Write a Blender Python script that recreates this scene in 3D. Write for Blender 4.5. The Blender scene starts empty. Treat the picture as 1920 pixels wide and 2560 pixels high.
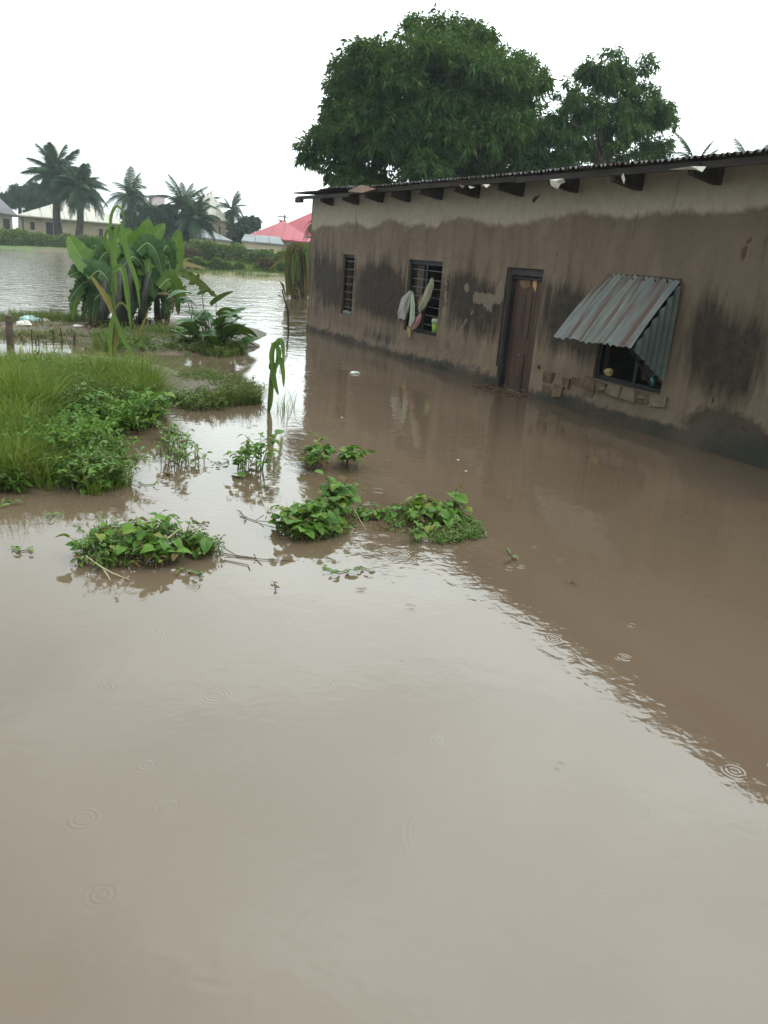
import bpy, math, random
import numpy as np
from mathutils import Vector, Matrix
random.seed(7); RNG = np.random.default_rng(11)
S = bpy.context.scene
COL = S.collection
R = math.radians

# ------------------------------------------------------------------ camera, sky, sun, exposure
EYE = np.array([0.0, 0.0, 1.7]); F = 1966.0; CX, CY = 960.0, 1280.0
def _basis():
    d = np.array([488-CX, -(7350-CY), -F]); d /= np.linalg.norm(d); up = -d
    w = np.array([-88-CX, -(562-CY), -F]); w -= w.dot(up)*up; w /= np.linalg.norm(w)
    return np.array([np.cross(w, up), w, up])
B = _basis()
cam_d = bpy.data.cameras.new('camera'); cam = bpy.data.objects.new('camera', cam_d); COL.objects.link(cam)
cam_d.sensor_fit = 'VERTICAL'; cam_d.sensor_height = 24.0; cam_d.lens = 24.0*F/2560.0
cam_d.clip_start = 0.05; cam_d.clip_end = 3000
M4 = Matrix([list(B[0])+[0], list(B[1])+[0], list(B[2])+[1.7], [0, 0, 0, 1]])
cam.matrix_world = M4
S.camera = cam
S.render.resolution_x = 768; S.render.resolution_y = 1024
S.view_settings.view_transform = 'Standard'; S.view_settings.look = 'None'
S.view_settings.exposure = 0.4; S.view_settings.gamma = 1.0; S.view_settings.use_curve_mapping = False

SUN_EL, SUN_ROT = 64.0, 125.0
world = bpy.data.worlds.new('World'); S.world = world; world.use_nodes = True
wn = world.node_tree; wn.nodes.clear()
def WN(t, **k):
    n = wn.nodes.new(t)
    for a, b in k.items(): setattr(n, a, b)
    return n
sky = WN('ShaderNodeTexSky', sky_type='NISHITA', sun_disc=False, sun_elevation=R(SUN_EL), sun_rotation=R(SUN_ROT))
sky.air_density = 1.0; sky.dust_density = 2.0
tc = WN('ShaderNodeTexCoord'); sep = WN('ShaderNodeSeparateXYZ'); wn.links.new(tc.outputs['Generated'], sep.inputs[0])
mr = WN('ShaderNodeMapRange'); mr.inputs['From Min'].default_value = 0; mr.inputs['From Max'].default_value = 1
mr.inputs['To Min'].default_value = 20; mr.inputs['To Max'].default_value = 37      # overcast: brighter towards the zenith
wn.links.new(sep.outputs['Z'], mr.inputs['Value'])
cl = WN('ShaderNodeTexNoise'); cl.inputs['Scale'].default_value = 2.2; cl.inputs['Detail'].default_value = 5; cl.inputs['Roughness'].default_value = .55
cmap = WN('ShaderNodeMapping'); cmap.inputs['Scale'].default_value = (1, 1, 2.4)
wn.links.new(tc.outputs['Generated'], cmap.inputs[0]); wn.links.new(cmap.outputs[0], cl.inputs['Vector'])
cm = WN('ShaderNodeMapRange'); cm.inputs['From Min'].default_value = .3; cm.inputs['From Max'].default_value = .7
cm.inputs['To Min'].default_value = .8; cm.inputs['To Max'].default_value = 1.2
wn.links.new(cl.outputs['Fac'], cm.inputs['Value'])
mu = WN('ShaderNodeMath', operation='MULTIPLY'); wn.links.new(mr.outputs[0], mu.inputs[0]); wn.links.new(cm.outputs[0], mu.inputs[1])
# the cloud cover is brightest on the sun's side (right, beyond the house) and duller to the left
sd_ = WN('ShaderNodeMapRange', interpolation_type='SMOOTHSTEP'); sd_.inputs['From Min'].default_value = -.25; sd_.inputs['From Max'].default_value = .7
sd_.inputs['To Min'].default_value = .42; sd_.inputs['To Max'].default_value = 1.1; wn.links.new(sep.outputs['X'], sd_.inputs['Value'])
mu2 = WN('ShaderNodeMath', operation='MULTIPLY'); wn.links.new(mu.outputs[0], mu2.inputs[0]); wn.links.new(sd_.outputs[0], mu2.inputs[1]); mu = mu2
tint = WN('ShaderNodeVectorMath', operation='SCALE'); tint.inputs[0].default_value = (.90, 1.0, .985)
wn.links.new(mu.outputs[0], tint.inputs['Scale'])
mixs = WN('ShaderNodeMix', data_type='RGBA'); mixs.inputs[0].default_value = .9
wn.links.new(sky.outputs[0], mixs.inputs[6]); wn.links.new(tint.outputs[0], mixs.inputs[7])
bg = WN('ShaderNodeBackground'); bg.inputs['Strength'].default_value = 0.1
wo = WN('ShaderNodeOutputWorld'); wn.links.new(mixs.outputs[2], bg.inputs[0]); wn.links.new(bg.outputs[0], wo.inputs[0])
sd = bpy.data.lights.new('sun', 'SUN'); sd.energy = 0.5; sd.angle = R(30); sd.color = (1, .97, .93)
so = bpy.data.objects.new('sun', sd); COL.objects.link(so)
so.rotation_euler = Vector((math.sin(R(SUN_ROT))*math.cos(R(SUN_EL)), math.cos(R(SUN_ROT))*math.cos(R(SUN_EL)), math.sin(R(SUN_EL)))).to_track_quat('Z', 'Y').to_euler()

# ------------------------------------------------------------------ measuring helpers
def ray(x, y):
    v = B @ np.array([x-CX, -(y-CY), -F]); return v/np.linalg.norm(v)
def gp(x, y, z=0.0):
    v = ray(x, y); return EYE + v*((z-EYE[2])/v[2])
def at(x, y, Y):
    v = ray(x, y); return EYE + v*(Y/v[1])
def onx(x, y, X):
    v = ray(x, y); return EYE + v*(X/v[0])

# ------------------------------------------------------------------ materials
def new_mat(name):
    m = bpy.data.materials.new(name); m.use_nodes = True
    nt = m.node_tree; p = nt.nodes['Principled BSDF']; return m, nt, p
def N(nt, t, **k):
    n = nt.nodes.new(t)
    for a, b in k.items(): setattr(n, a, b)
    return n
def noise(nt, scale, detail=4, rough=.55, vec=None, dist=0):
    n = N(nt, 'ShaderNodeTexNoise'); n.inputs['Scale'].default_value = scale; n.inputs['Detail'].default_value = detail
    n.inputs['Roughness'].default_value = rough; n.inputs['Distortion'].default_value = dist
    if vec is not None: nt.links.new(vec, n.inputs['Vector'])
    return n.outputs['Fac']
def posn(nt, scale=(1, 1, 1)):
    g = N(nt, 'ShaderNodeNewGeometry'); mp = N(nt, 'ShaderNodeMapping'); mp.inputs['Scale'].default_value = scale
    nt.links.new(g.outputs['Position'], mp.inputs[0]); return mp.outputs[0]
def mix(nt, fac, a, b, mode='MIX'):
    n = N(nt, 'ShaderNodeMix', data_type='RGBA', blend_type=mode)
    for s, v in ((0, fac), (6, a), (7, b)):
        if isinstance(v, (tuple, list)): n.inputs[s].default_value = (*v, 1) if len(v) == 3 else v
        elif isinstance(v, (int, float)): n.inputs[s].default_value = v
        else: nt.links.new(v, n.inputs[s])
    return n.outputs[2]
def ramp(nt, v, a, b, lo=0, hi=1):
    n = N(nt, 'ShaderNodeMapRange'); n.inputs['From Min'].default_value = a; n.inputs['From Max'].default_value = b
    n.inputs['To Min'].default_value = lo; n.inputs['To Max'].default_value = hi; nt.links.new(v, n.inputs['Value']); return n.outputs[0]
def mth(nt, op, a, b=None, c=None):
    n = N(nt, 'ShaderNodeMath', operation=op)
    for i, v in enumerate((a, b, c)):
        if v is None: continue
        if isinstance(v, (int, float)): n.inputs[i].default_value = v
        else: nt.links.new(v, n.inputs[i])
    return n.outputs[0]
def bump(nt, p, h, strength=.5, dist=.02):
    b = N(nt, 'ShaderNodeBump'); b.inputs['Strength'].default_value = strength; b.inputs['Distance'].default_value = dist
    nt.links.new(h, b.inputs['Height']); nt.links.new(b.outputs[0], p.inputs['Normal'])
def simple(name, c1, c2, scale=4, rough=.8, bmp=.4, bdist=.01, sc=(1, 1, 1), metal=0, spec=.3):
    m, nt, p = new_mat(name); v = posn(nt, sc)
    nz = noise(nt, scale, 6, .6, v)
    nt.links.new(mix(nt, ramp(nt, nz, .35, .65), c1, c2), p.inputs['Base Color'])
    p.inputs['Roughness'].default_value = rough; p.inputs['Metallic'].default_value = metal
    p.inputs['Specular IOR Level'].default_value = spec
    if bmp: bump(nt, p, noise(nt, scale*6, 5, .6, v), bmp, bdist)
    return m
def leafmat(name, c1, c2, c3=None, trans=.25, rough=.45, spec=.35, clump=3.0):
    """leaf colours vary leaf by leaf and in patches"""
    m, nt, p = new_mat(name)
    g = N(nt, 'ShaderNodeNewGeometry'); oi = N(nt, 'ShaderNodeObjectInfo')
    r = mth(nt, 'FRACT', mth(nt, 'ADD', g.outputs['Random Per Island'], oi.outputs['Random']))
    col = mix(nt, r, c1, c2)
    nz = noise(nt, clump, 3, .5, posn(nt))
    col = mix(nt, ramp(nt, nz, .35, .7, 0, .7), col, mix(nt, .5, c2, c1, 'MIX'))
    if c3:
        col = mix(nt, ramp(nt, r, .9, .97), col, c3)
    nt.links.new(col, p.inputs['Base Color'])
    p.inputs['Roughness'].default_value = rough; p.inputs['Specular IOR Level'].default_value = spec
    tr = N(nt, 'ShaderNodeBsdfTranslucent'); nt.links.new(mix(nt, .5, col, (.16, .22, .03)), tr.inputs[0])
    ms = N(nt, 'ShaderNodeMixShader'); ms.inputs[0].default_value = trans
    out = nt.nodes['Material Output']
    nt.links.new(p.outputs[0], ms.inputs[1]); nt.links.new(tr.outputs[0], ms.inputs[2]); nt.links.new(ms.outputs[0], out.inputs[0])
    return m
L_MANGO = leafmat('mango_leaf', (.018, .058, .013), (.055, .125, .025), (.11, .17, .04), .22, .6, .12, .8)
L_FAR = leafmat('far_leaf', (.016, .040, .020), (.036, .070, .034), None, .1, .7, .1, .5)
L_PALM = leafmat('palm_leaf', (.018, .044, .020), (.038, .070, .030), None, .1, .7, .1, .5)
L_GRASS = leafmat('grass_blade', (.060, .115, .010), (.15, .20, .020), (.24, .20, .05), .35, .55, .25, 1.2)
L_GRASSD = leafmat('wet_grass', (.05, .085, .015), (.12, .16, .03), (.13, .09, .04), .25, .6, .25, 2)
L_WEED = leafmat('weed_leaf', (.040, .10, .012), (.11, .19, .022), (.12, .13, .04), .25, .42, .4, 2)
L_VINE = leafmat('vine_leaf', (.035, .10, .010), (.11, .22, .018), (.17, .19, .03), .3, .5, .3, 4)
L_TARO = leafmat('taro_leaf', (.018, .060, .012), (.04, .11, .016), None, .22, .35, .5, 2)
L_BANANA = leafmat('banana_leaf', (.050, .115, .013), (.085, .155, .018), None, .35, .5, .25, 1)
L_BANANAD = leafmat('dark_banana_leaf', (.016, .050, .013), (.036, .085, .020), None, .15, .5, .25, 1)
L_DRY = leafmat('dry_leaf', (.07, .045, .02), (.16, .11, .05), None, .15, .8, .15, 3)
L_MAIZE = leafmat('maize_leaf', (.055, .12, .020), (.10, .17, .035), None, .3, .5, .3, 2)
L_YEL = leafmat('yellowing_leaf', (.12, .13, .03), (.20, .13, .045), None, .25, .6, .3, 3)
L_SHRUB = leafmat('shrub_leaf', (.08, .14, .035), (.17, .23, .065), (.17, .14, .07), .2, .8, .05, .35)
M_BARK = simple('bark', (.045, .036, .028), (.09, .075, .06), 6, .9, .6)
M_STEM = simple('green_stem', (.06, .09, .02), (.10, .12, .04), 20, .6, 0)
M_MIDRIB = simple('pale_midrib', (.15, .19, .07), (.22, .25, .11), 20, .6, 0)
M_ROOT = simple('brown_stem', (.06, .03, .025), (.14, .09, .05), 20, .8, 0)
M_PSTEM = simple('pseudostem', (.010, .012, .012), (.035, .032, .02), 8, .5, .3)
M_MUD = simple('wet_mud', (.055, .035, .022), (.12, .08, .052), 3, .55, .8, .03)
M_WOOD = simple('old_wood', (.05, .035, .025), (.10, .075, .055), 3, .75, .5, .004, (1, 1, 8))
M_RAFTER = simple('dark_rafter_wood', (.022, .016, .014), (.055, .04, .031), 5, .8, .5)
M_PURLIN = simple('purlin_wood', (.014, .010, .009), (.04, .029, .023), 6, .8, .5, .005, (1, .3, 1))
M_FRAME = simple('window_frame_paint', (.006, .006, .007), (.015, .014, .015), 8, .5, .3)
M_BAR = simple('bar_metal', (.10, .10, .11), (.16, .15, .15), 12, .45, 0)
M_JAMB = simple('plaster_jamb', (.10, .075, .05), (.15, .115, .08), 5, .85, .5)
M_BRICK = simple('mud_brick', (.075, .048, .031), (.13, .088, .057), 9, .9, .8, .01)
M_BRICKP = simple('pale_mortar', (.12, .09, .06), (.19, .145, .10), 9, .9, .8, .01)
M_SCRAP = simple('pale_scrap', (.45, .42, .36), (.7, .68, .62), 9, .7, .2)
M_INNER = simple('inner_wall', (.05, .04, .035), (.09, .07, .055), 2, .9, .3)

def corr_mat(name, c1, c2, rust, amt, rough=.4):
    m, nt, p = new_mat(name)
    tcn = N(nt, 'ShaderNodeTexCoord')
    mp = N(nt, 'ShaderNodeMapping'); mp.inputs['Scale'].default_value = (.35, 8, .35); nt.links.new(tcn.outputs['Object'], mp.inputs[0])
    n1 = noise(nt, 1.6, 5, .6, mp.outputs[0]); n2 = noise(nt, 3, 6, .65, tcn.outputs['Object'])
    col = mix(nt, ramp(nt, n2, .35, .65), c1, c2)
    msk = ramp(nt, mth(nt, 'ADD', mth(nt, 'MULTIPLY', n1, .95), mth(nt, 'MULTIPLY', n2, .12)), amt, amt+.09)
    col = mix(nt, msk, col, rust)
    nt.links.new(col, p.inputs['Base Color'])
    nt.links.new(ramp(nt, msk, 0, 1, rough, .85), p.inputs['Roughness'])
    p.inputs['Metallic'].default_value = .0; p.inputs['Specular IOR Level'].default_value = .12
    bump(nt, p, n2, .2, .004)
    return m
M_ROOF = corr_mat('roof_iron', (.03, .027, .03), (.06, .055, .055), (.035, .02, .016), .5)
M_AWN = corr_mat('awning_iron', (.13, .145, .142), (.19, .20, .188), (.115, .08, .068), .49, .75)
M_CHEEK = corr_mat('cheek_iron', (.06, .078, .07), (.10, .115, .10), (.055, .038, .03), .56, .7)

# water: turbid brown body under a smooth reflecting surface
m, nt, p = new_mat('flood_water'); M_WATER = m
pv = posn(nt)
sp = N(nt, 'ShaderNodeSeparateXYZ'); nt.links.new(pv, sp.inputs[0])
n_big = noise(nt, .35, 4, .5, pv)
nt.links.new(mix(nt, ramp(nt, n_big, .3, .7), (.096, .066, .043), (.113, .080, .054)), p.inputs['Base Color'])
p.inputs['Roughness'].default_value = .05; p.inputs['IOR'].default_value = 1.6
far = ramp(nt, sp.outputs['Y'], 10, 30)
stretch = N(nt, 'ShaderNodeMapping'); stretch.inputs['Scale'].default_value = (1, .8, 1); nt.links.new(pv, stretch.inputs[0])
w1 = mth(nt, 'MULTIPLY', noise(nt, 1.1, 2, .5, stretch.outputs[0]), .0075)
w2 = mth(nt, 'MULTIPLY', noise(nt, 9, 2, .5, pv, .4), .0014)
w3 = mth(nt, 'MULTIPLY', noise(nt, 26, 2, .5, pv), .0004)
w4 = mth(nt, 'MULTIPLY', mth(nt, 'MULTIPLY', noise(nt, 1.6, 4, .55, pv, .6), .07), far)
hsum = mth(nt, 'ADD', mth(nt, 'ADD', w1, w2), mth(nt, 'ADD', w3, w4))
for sc, off, dens, rmax, amp in ((1.7, (0, 0, 0), .22, .07, .0004), (3.6, (3.3, 1.7, 0), .25, .028, .0004), (.8, (7.1, 4.2, 0), .2, .2, .0003)):
    mp = N(nt, 'ShaderNodeMapping'); mp.inputs['Location'].default_value = off; nt.links.new(pv, mp.inputs[0])
    vo = N(nt, 'ShaderNodeTexVoronoi', feature='F1', voronoi_dimensions='2D'); vo.inputs['Scale'].default_value = sc; vo.inputs['Randomness'].default_value = .75
    nt.links.new(mp.outputs[0], vo.inputs['Vector'])
    d = mth(nt, 'DIVIDE', vo.outputs['Distance'], sc)
    cs = N(nt, 'ShaderNodeSeparateColor'); nt.links.new(vo.outputs['Color'], cs.inputs[0])
    r0 = ramp(nt, cs.outputs[0], 0, 1, .015, rmax)
    e = mth(nt, 'DIVIDE', mth(nt, 'SUBTRACT', d, r0), .022)
    env = mth(nt, 'EXPONENT', mth(nt, 'MULTIPLY', mth(nt, 'MULTIPLY', e, e), -1))
    on = mth(nt, 'GREATER_THAN', cs.outputs[1], 1-dens)
    fade = ramp(nt, cs.outputs[0], 0, 1, amp, amp*.45)
    rg = mth(nt, 'MULTIPLY', mth(nt, 'MULTIPLY', mth(nt, 'SINE', mth(nt, 'MULTIPLY', d, 330)), env), mth(nt, 'MULTIPLY', on, fade))
    hsum = mth(nt, 'ADD', hsum, rg)
bump(nt, p, hsum, 1.0, 1.0)

# mud plaster of the flooded house: stains come from attributes laid out in metres on the wall
m, nt, p = new_mat('mud_plaster'); M_WALL = m
v = posn(nt); vs = posn(nt, (1, 2.2, .45))
def attr(nm):
    a = N(nt, 'ShaderNodeAttribute'); a.attribute_name = nm; return a.outputs['Fac']
nA = noise(nt, 1.3, 6, .6, v); nB = noise(nt, 7, 6, .65, v); nS = noise(nt, 2.2, 6, .65, vs); nF = noise(nt, 40, 4, .6, v)
col = mix(nt, ramp(nt, nA, .3, .7), (.142, .097, .067), (.21, .150, .107))
col = mix(nt, ramp(nt, nS, .42, .62, 0, .45), col, (.085, .058, .037))
col = mix(nt, ramp(nt, nB, .4, .7, 0, .45), col, (.105, .074, .050))
col = mix(nt, mth(nt, 'MULTIPLY', attr('grey'), .8), col, (.100, .078, .050))
dry = ramp(nt, mth(nt, 'ADD', attr('dry'), mth(nt, 'ADD', mth(nt, 'MULTIPLY', mth(nt, 'SUBTRACT', nB, .5), .9), mth(nt, 'MULTIPLY', mth(nt, 'SUBTRACT', nS, .5), .9))), .28, .75)
col = mix(nt, dry, col, mix(nt, ramp(nt, nB, .3, .7), (.28, .24, .18), (.36, .315, .24)))
nS2 = noise(nt, 3, 5, .65, posn(nt, (1, 4.5, .5)))
mold = ramp(nt, mth(nt, 'ADD', attr('mold'), mth(nt, 'ADD', mth(nt, 'MULTIPLY', mth(nt, 'SUBTRACT', nS, .5), 1.6), mth(nt, 'MULTIPLY', mth(nt, 'SUBTRACT', nS2, .5), 1.4))), .25, .95)
col = mix(nt, mth(nt, 'MULTIPLY', mold, .92), col, mix(nt, ramp(nt, nB, .4, .6), (.014, .011, .008), (.036, .024, .016)))
chip = ramp(nt, mth(nt, 'ADD', attr('chip'), mth(nt, 'MULTIPLY', mth(nt, 'SUBTRACT', mth(nt, 'ADD', mth(nt, 'MULTIPLY', nB, .6), mth(nt, 'MULTIPLY', nA, .4)), .5), 2.2)), .46, .56)
col = mix(nt, mth(nt, 'MULTIPLY', chip, .85), col, (.17, .13, .095))
base = ramp(nt, mth(nt, 'ADD', attr('base'), mth(nt, 'MULTIPLY', mth(nt, 'SUBTRACT', nB, .5), 1.6)), .18, .6)
col = mix(nt, mth(nt, 'MULTIPLY', base, .9), col, mix(nt, ramp(nt, nA, .4, .6), (.014, .016, .012), (.050, .036, .026)))
red = ramp(nt, mth(nt, 'ADD', attr('red'), mth(nt, 'MULTIPLY', mth(nt, 'SUBTRACT', nB, .5), .8)), .55, .65)
col = mix(nt, mth(nt, 'MULTIPLY', red, .8), col, (.055, .018, .015))
nt.links.new(col, p.inputs['Base Color']); p.inputs['Roughness'].default_value = .75; p.inputs['Specular IOR Level'].default_value = .25
hh = mth(nt, 'ADD', mth(nt, 'MULTIPLY', nB, .018), mth(nt, 'ADD', mth(nt, 'MULTIPLY', nF, .004), mth(nt, 'MULTIPLY', chip, -.006)))
bump(nt, p, hh, .8, 1.0)

# ground
m, nt, p = new_mat('muddy_ground'); M_GROUND = m
v = posn(nt); a1 = noise(nt, .12, 5, .6, v); a2 = noise(nt, 1.5, 6, .65, v)
col = mix(nt, ramp(nt, a2, .35, .65), (.085, .060, .040), (.13, .10, .065))
col = mix(nt, ramp(nt, a1, .42, .52), col, mix(nt, ramp(nt, a2, .4, .6), (.06, .10, .025), (.10, .14, .035)))
nt.links.new(col, p.inputs['Base Color']); p.inputs['Roughness'].default_value = .8
bump(nt, p, a2, .8, .1)

# ------------------------------------------------------------------ object helpers
def tagp(o, label=None, cat=None, group=None, kind=None):
    if label: o['label'] = label
    if cat: o['category'] = cat
    if group: o['group'] = group
    if kind: o['kind'] = kind
    return o
def thing(name, label, cat, loc, group=None):
    o = bpy.data.objects.new(name, None); COL.objects.link(o); o.location = tuple(map(float, loc)); o.empty_display_size = .2
    return tagp(o, label, cat, group)
LOCS = {}
def wloc(o):
    l = np.zeros(3)
    while o is not None:
        l += np.array(o.location); o = o.parent
    return l
def make(name, verts, faces, mat, parent=None, smooth=False, kind=None, label=None, attrs=None):
    """world-space verts -> one mesh object, its origin on its parent"""
    V = np.asarray(verts, float).reshape(-1, 3)
    if parent is not None: V = V - wloc(parent)
    me = bpy.data.meshes.new(name)
    if isinstance(faces, np.ndarray) and faces.ndim == 2:
        k = faces.shape[1]; nf = len(faces)
        me.vertices.add(len(V)); me.vertices.foreach_set('co', V.astype(np.float32).ravel())
        me.loops.add(nf*k); me.loops.foreach_set('vertex_index', faces.astype(np.int32).ravel())
        me.polygons.add(nf); me.polygons.foreach_set('loop_start', np.arange(0, nf*k, k, dtype=np.int32))
        me.update(calc_edges=True); me.validate()
    else:
        me.from_pydata([tuple(x) for x in V], [], [tuple(f) for f in faces])
    if attrs:
        for nm, arr in attrs.items():
            a = me.attributes.new(nm, 'FLOAT', 'POINT'); a.data.foreach_set('value', np.asarray(arr, np.float32))
    if smooth: me.polygons.foreach_set('use_smooth', [True]*len(me.polygons))
    me.materials.append(mat)
    o = bpy.data.objects.new(name, me); COL.objects.link(o)
    if parent is not None: o.parent = parent
    if kind: o['kind'] = kind
    if label: o['label'] = label
    return o
class MB:
    def __init__(s): s.v = []; s.f = []
    def add(s, vs, fs):
        n = len(s.v); s.v += [tuple(map(float, x)) for x in vs]; s.f += [tuple(n+i for i in f) for f in fs]
    def box(s, a, b):
        x0, y0, z0 = a; x1, y1, z1 = b
        s.add([(x0, y0, z0), (x1, y0, z0), (x1, y1, z0), (x0, y1, z0), (x0, y0, z1), (x1, y0, z1), (x1, y1, z1), (x0, y1, z1)],
              [(0, 3, 2, 1), (4, 5, 6, 7), (0, 1, 5, 4), (1, 2, 6, 5), (2, 3, 7, 6), (3, 0, 4, 7)])
    def tube(s, pts, rad, n=6, cap=True):
        pts = [np.array(q, float) for q in pts]; m_ = len(pts)
        if not hasattr(rad, '__len__'): rad = [rad]*m_
        rings = []
        for i, q in enumerate(pts):
            t = pts[min(i+1, m_-1)]-pts[max(i-1, 0)]; t /= np.linalg.norm(t)+1e-9
            a = np.cross(t, (0, 0, 1) if abs(t[2]) < .9 else (0, 1, 0)); a /= np.linalg.norm(a); b = np.cross(t, a)
            rings.append([q+rad[i]*(math.cos(2*math.pi*k/n)*a+math.sin(2*math.pi*k/n)*b) for k in range(n)])
        vs = [w for r_ in rings for w in r_]; fs = []
        for i in range(m_-1):
            for k in range(n): fs.append((i*n+k, i*n+(k+1) % n, (i+1)*n+(k+1) % n, (i+1)*n+k))
        if cap: fs.append(tuple(range(n))[::-1]); fs.append(tuple((m_-1)*n+k for k in range(n)))
        s.add(vs, fs)
    def blade(s, pts, w, up=(0, 0, 1), fold=.25, tear=0, seed=0):
        """leaf blade along pts; w(t) half-width function; V fold; tear>0 splits the sides into strips"""
        rr = random.Random(seed)
        pts = [np.array(q, float) for q in pts]; n = len(pts)
        for sgn in (-1, 1):
            rows = []
            for i, q in enumerate(pts):
                t = pts[min(i+1, n-1)]-pts[max(i-1, 0)]; t /= np.linalg.norm(t)+1e-9
                sd_ = np.cross(t, up); l = np.linalg.norm(sd_)
                sd_ = sd_/l if l > .08 else np.array((1., 0, 0))
                nn = np.cross(sd_, t)
                rows.append((q, sd_, nn, w(i/(n-1)), t))
            if not tear:
                vs = []
                for q, sd_, nn, ww, t in rows: vs += [q, q+sgn*sd_*ww*.55+nn*ww*fold*.7, q+sgn*sd_*ww+nn*ww*fold*.6]
                fs = []
                for i in range(n-1):
                    for k in (0, 1):
                        a = i*3+k; b = a+1; c = a+4; d = a+3
                        fs.append((a, b, c, d) if sgn > 0 else (a, d, c, b))
                s.add(vs, fs)
            else:
                for i in range(n-1):
                    q0, s0, n0, w0, t0 = rows[i]; q1, s1, n1, w1_, t1 = rows[i+1]
                    j = 1-rr.random()*tear*.5; dz = -rr.random()*tear*.35
                    g = .5*tear*(rr.random()*.6+.1)
                    e0 = q0+sgn*s0*w0*j+n0*w0*(fold+dz); e1 = q1+sgn*s1*w1_*j+n1*w1_*(fold+dz)
                    m0 = q0+sgn*s0*w0*.5+n0*w0*fold*.6; m1 = q1+sgn*s1*w1_*.5+n1*w1_*fold*.6
                    c = (e0+e1)/2+t0*rr.uniform(-.3, .3)*np.linalg.norm(q1-q0)
                    e0 = e0+(c-e0)*g; e1 = e1+(c-e1)*g
                    s.add([q0, m0, e0, e1, m1, q1], [(0, 1, 4, 5), (1, 2, 3, 4)] if sgn > 0 else [(0, 5, 4, 1), (1, 4, 3, 2)])
    def build(s, name, mat, parent=None, smooth=False, **k): return make(name, s.v, s.f, mat, parent, smooth, **k)

def fbm(x, y, seed=0, oct=4):
    """value noise in numpy, for relief and stain layout"""
    x = np.asarray(x, float); y = np.asarray(y, float); out = np.zeros(np.broadcast(x, y).shape); amp = 1; tot = 0
    for o in range(oct):
        g = np.random.default_rng(seed*31+o).random((64, 64))
        X = x*2**o+o*7.3; Y = y*2**o+o*3.1
        xi = np.floor(X).astype(int); yi = np.floor(Y).astype(int); fx = X-xi; fy = Y-yi
        fx = fx*fx*(3-2*fx); fy = fy*fy*(3-2*fy)
        a = g[xi % 64, yi % 64]; b = g[(xi+1) % 64, yi % 64]; c = g[xi % 64, (yi+1) % 64]; d = g[(xi+1) % 64, (yi+1) % 64]
        out = out+amp*((a*(1-fx)+b*fx)*(1-fy)+(c*(1-fx)+d*fx)*fy); tot += amp; amp *= .5
    return out/tot
def sst(a, b, x):
    t = np.clip((x-a)/(b-a), 0, 1); return t*t*(3-2*t)

# leaf scattering in bulk: centres, directions, normals -> diamond leaves
def unit(a): return a/(np.linalg.norm(a, axis=-1, keepdims=True)+1e-9)
def leaf_cloud(P, Dr, ln, wd, droop=.3, seed=0):
    n = len(P); Dr = unit(Dr)
    side = unit(np.cross(Dr, np.array([0, 0, 1.])+RNG.normal(0, .35, (n, 3))))
    ln = np.broadcast_to(ln, (n,))[:, None]; wd = np.broadcast_to(wd, (n,))[:, None]
    nrm = np.cross(side, Dr)
    mid = P+Dr*ln*.5; tip = P+Dr*ln-np.array([0, 0, 1.])*ln*droop
    V = np.stack([P, mid+side*wd*.5+nrm*wd*.15, tip, mid-side*wd*.5+nrm*wd*.15], 1).reshape(-1, 3)
    i = np.arange(n)[:, None]*4
    Fc = np.concatenate([i+np.array([[0, 1, 2]]), i+np.array([[0, 2, 3]])], 0)
    return V, Fc
def blade_cloud(P, H, lean, wd, segs=3):
    """grass blades: P bases, H heights, lean horizontal vectors"""
    n = len(P); up = np.array([0, 0, 1.])
    side = unit(np.cross(unit(lean+1e-4), up)+RNG.normal(0, .4, (n, 3))*np.array([1, 1, 0]))
    rows = []
    for k in range(segs+1):
        t = k/segs
        c = P+up*(H*(t-.32*t*t*np.minimum(1, np.linalg.norm(lean, axis=1)/(H+1e-6))))[:, None]+lean*(t**1.8)
        w = wd*(1-t)**.7*.5
        rows += [c-side*w[:, None], c+side*w[:, None]]
    V = np.stack(rows, 1).reshape(-1, 3); k2 = 2*(segs+1)
    i = np.arange(n)[:, None]*k2
    Fc = np.concatenate([i+np.array([[2*k, 2*k+1, 2*k+3, 2*k+2]]) for k in range(segs)], 0)
    return V, Fc

# ------------------------------------------------------------------ the setting: ground, water
BANK = np.array([(-140, 96), (-60, 88), (-20, 83), (2.6, 79), (7.6, 77), (10.2, 74), (13, 66), (17.5, 60), (21.5, 56), (25, 50), (27, 40), (30, 30), (60, 24)], float)
def bank_dist(x, y):
    """signed metres beyond the bank line (positive = land)"""
    x = np.asarray(x, float); y = np.asarray(y, float); best = np.full(x.shape, 1e9); sg = np.ones(x.shape)
    for a, b in zip(BANK[:-1], BANK[1:]):
        d = b-a; L = d@d; t = np.clip(((x-a[0])*d[0]+(y-a[1])*d[1])/L, 0, 1)
        qx = a[0]+t*d[0]; qy = a[1]+t*d[1]; ds = np.hypot(x-qx, y-qy); cr = d[0]*(y-a[1])-d[1]*(x-a[0])
        m_ = ds < best; best = np.where(m_, ds, best); sg = np.where(m_, np.where(cr > 0, 1, -1), sg)
    return best*sg
def ghills(x, y):
    d = bank_dist(x, y)+3*(fbm(x*.08, y*.08, 3)-.5)
    return np.where(d > 0, .05+.9*sst(0, 14, d), -.5*sst(0, 3, -d)-.05) + np.where(d > 0, .3*(fbm(x*.15, y*.15, 5)-.5), 0)
gx = np.concatenate([np.linspace(-400, -60, 15), np.linspace(-55, 90, 117), np.linspace(110, 400, 10)])
gy = np.concatenate([np.linspace(-50, 18, 6), np.linspace(20, 120, 84), np.linspace(130, 420, 14)])
GX, GY = np.meshgrid(gx, gy, indexing='ij'); GZ = ghills(GX, GY)
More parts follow.
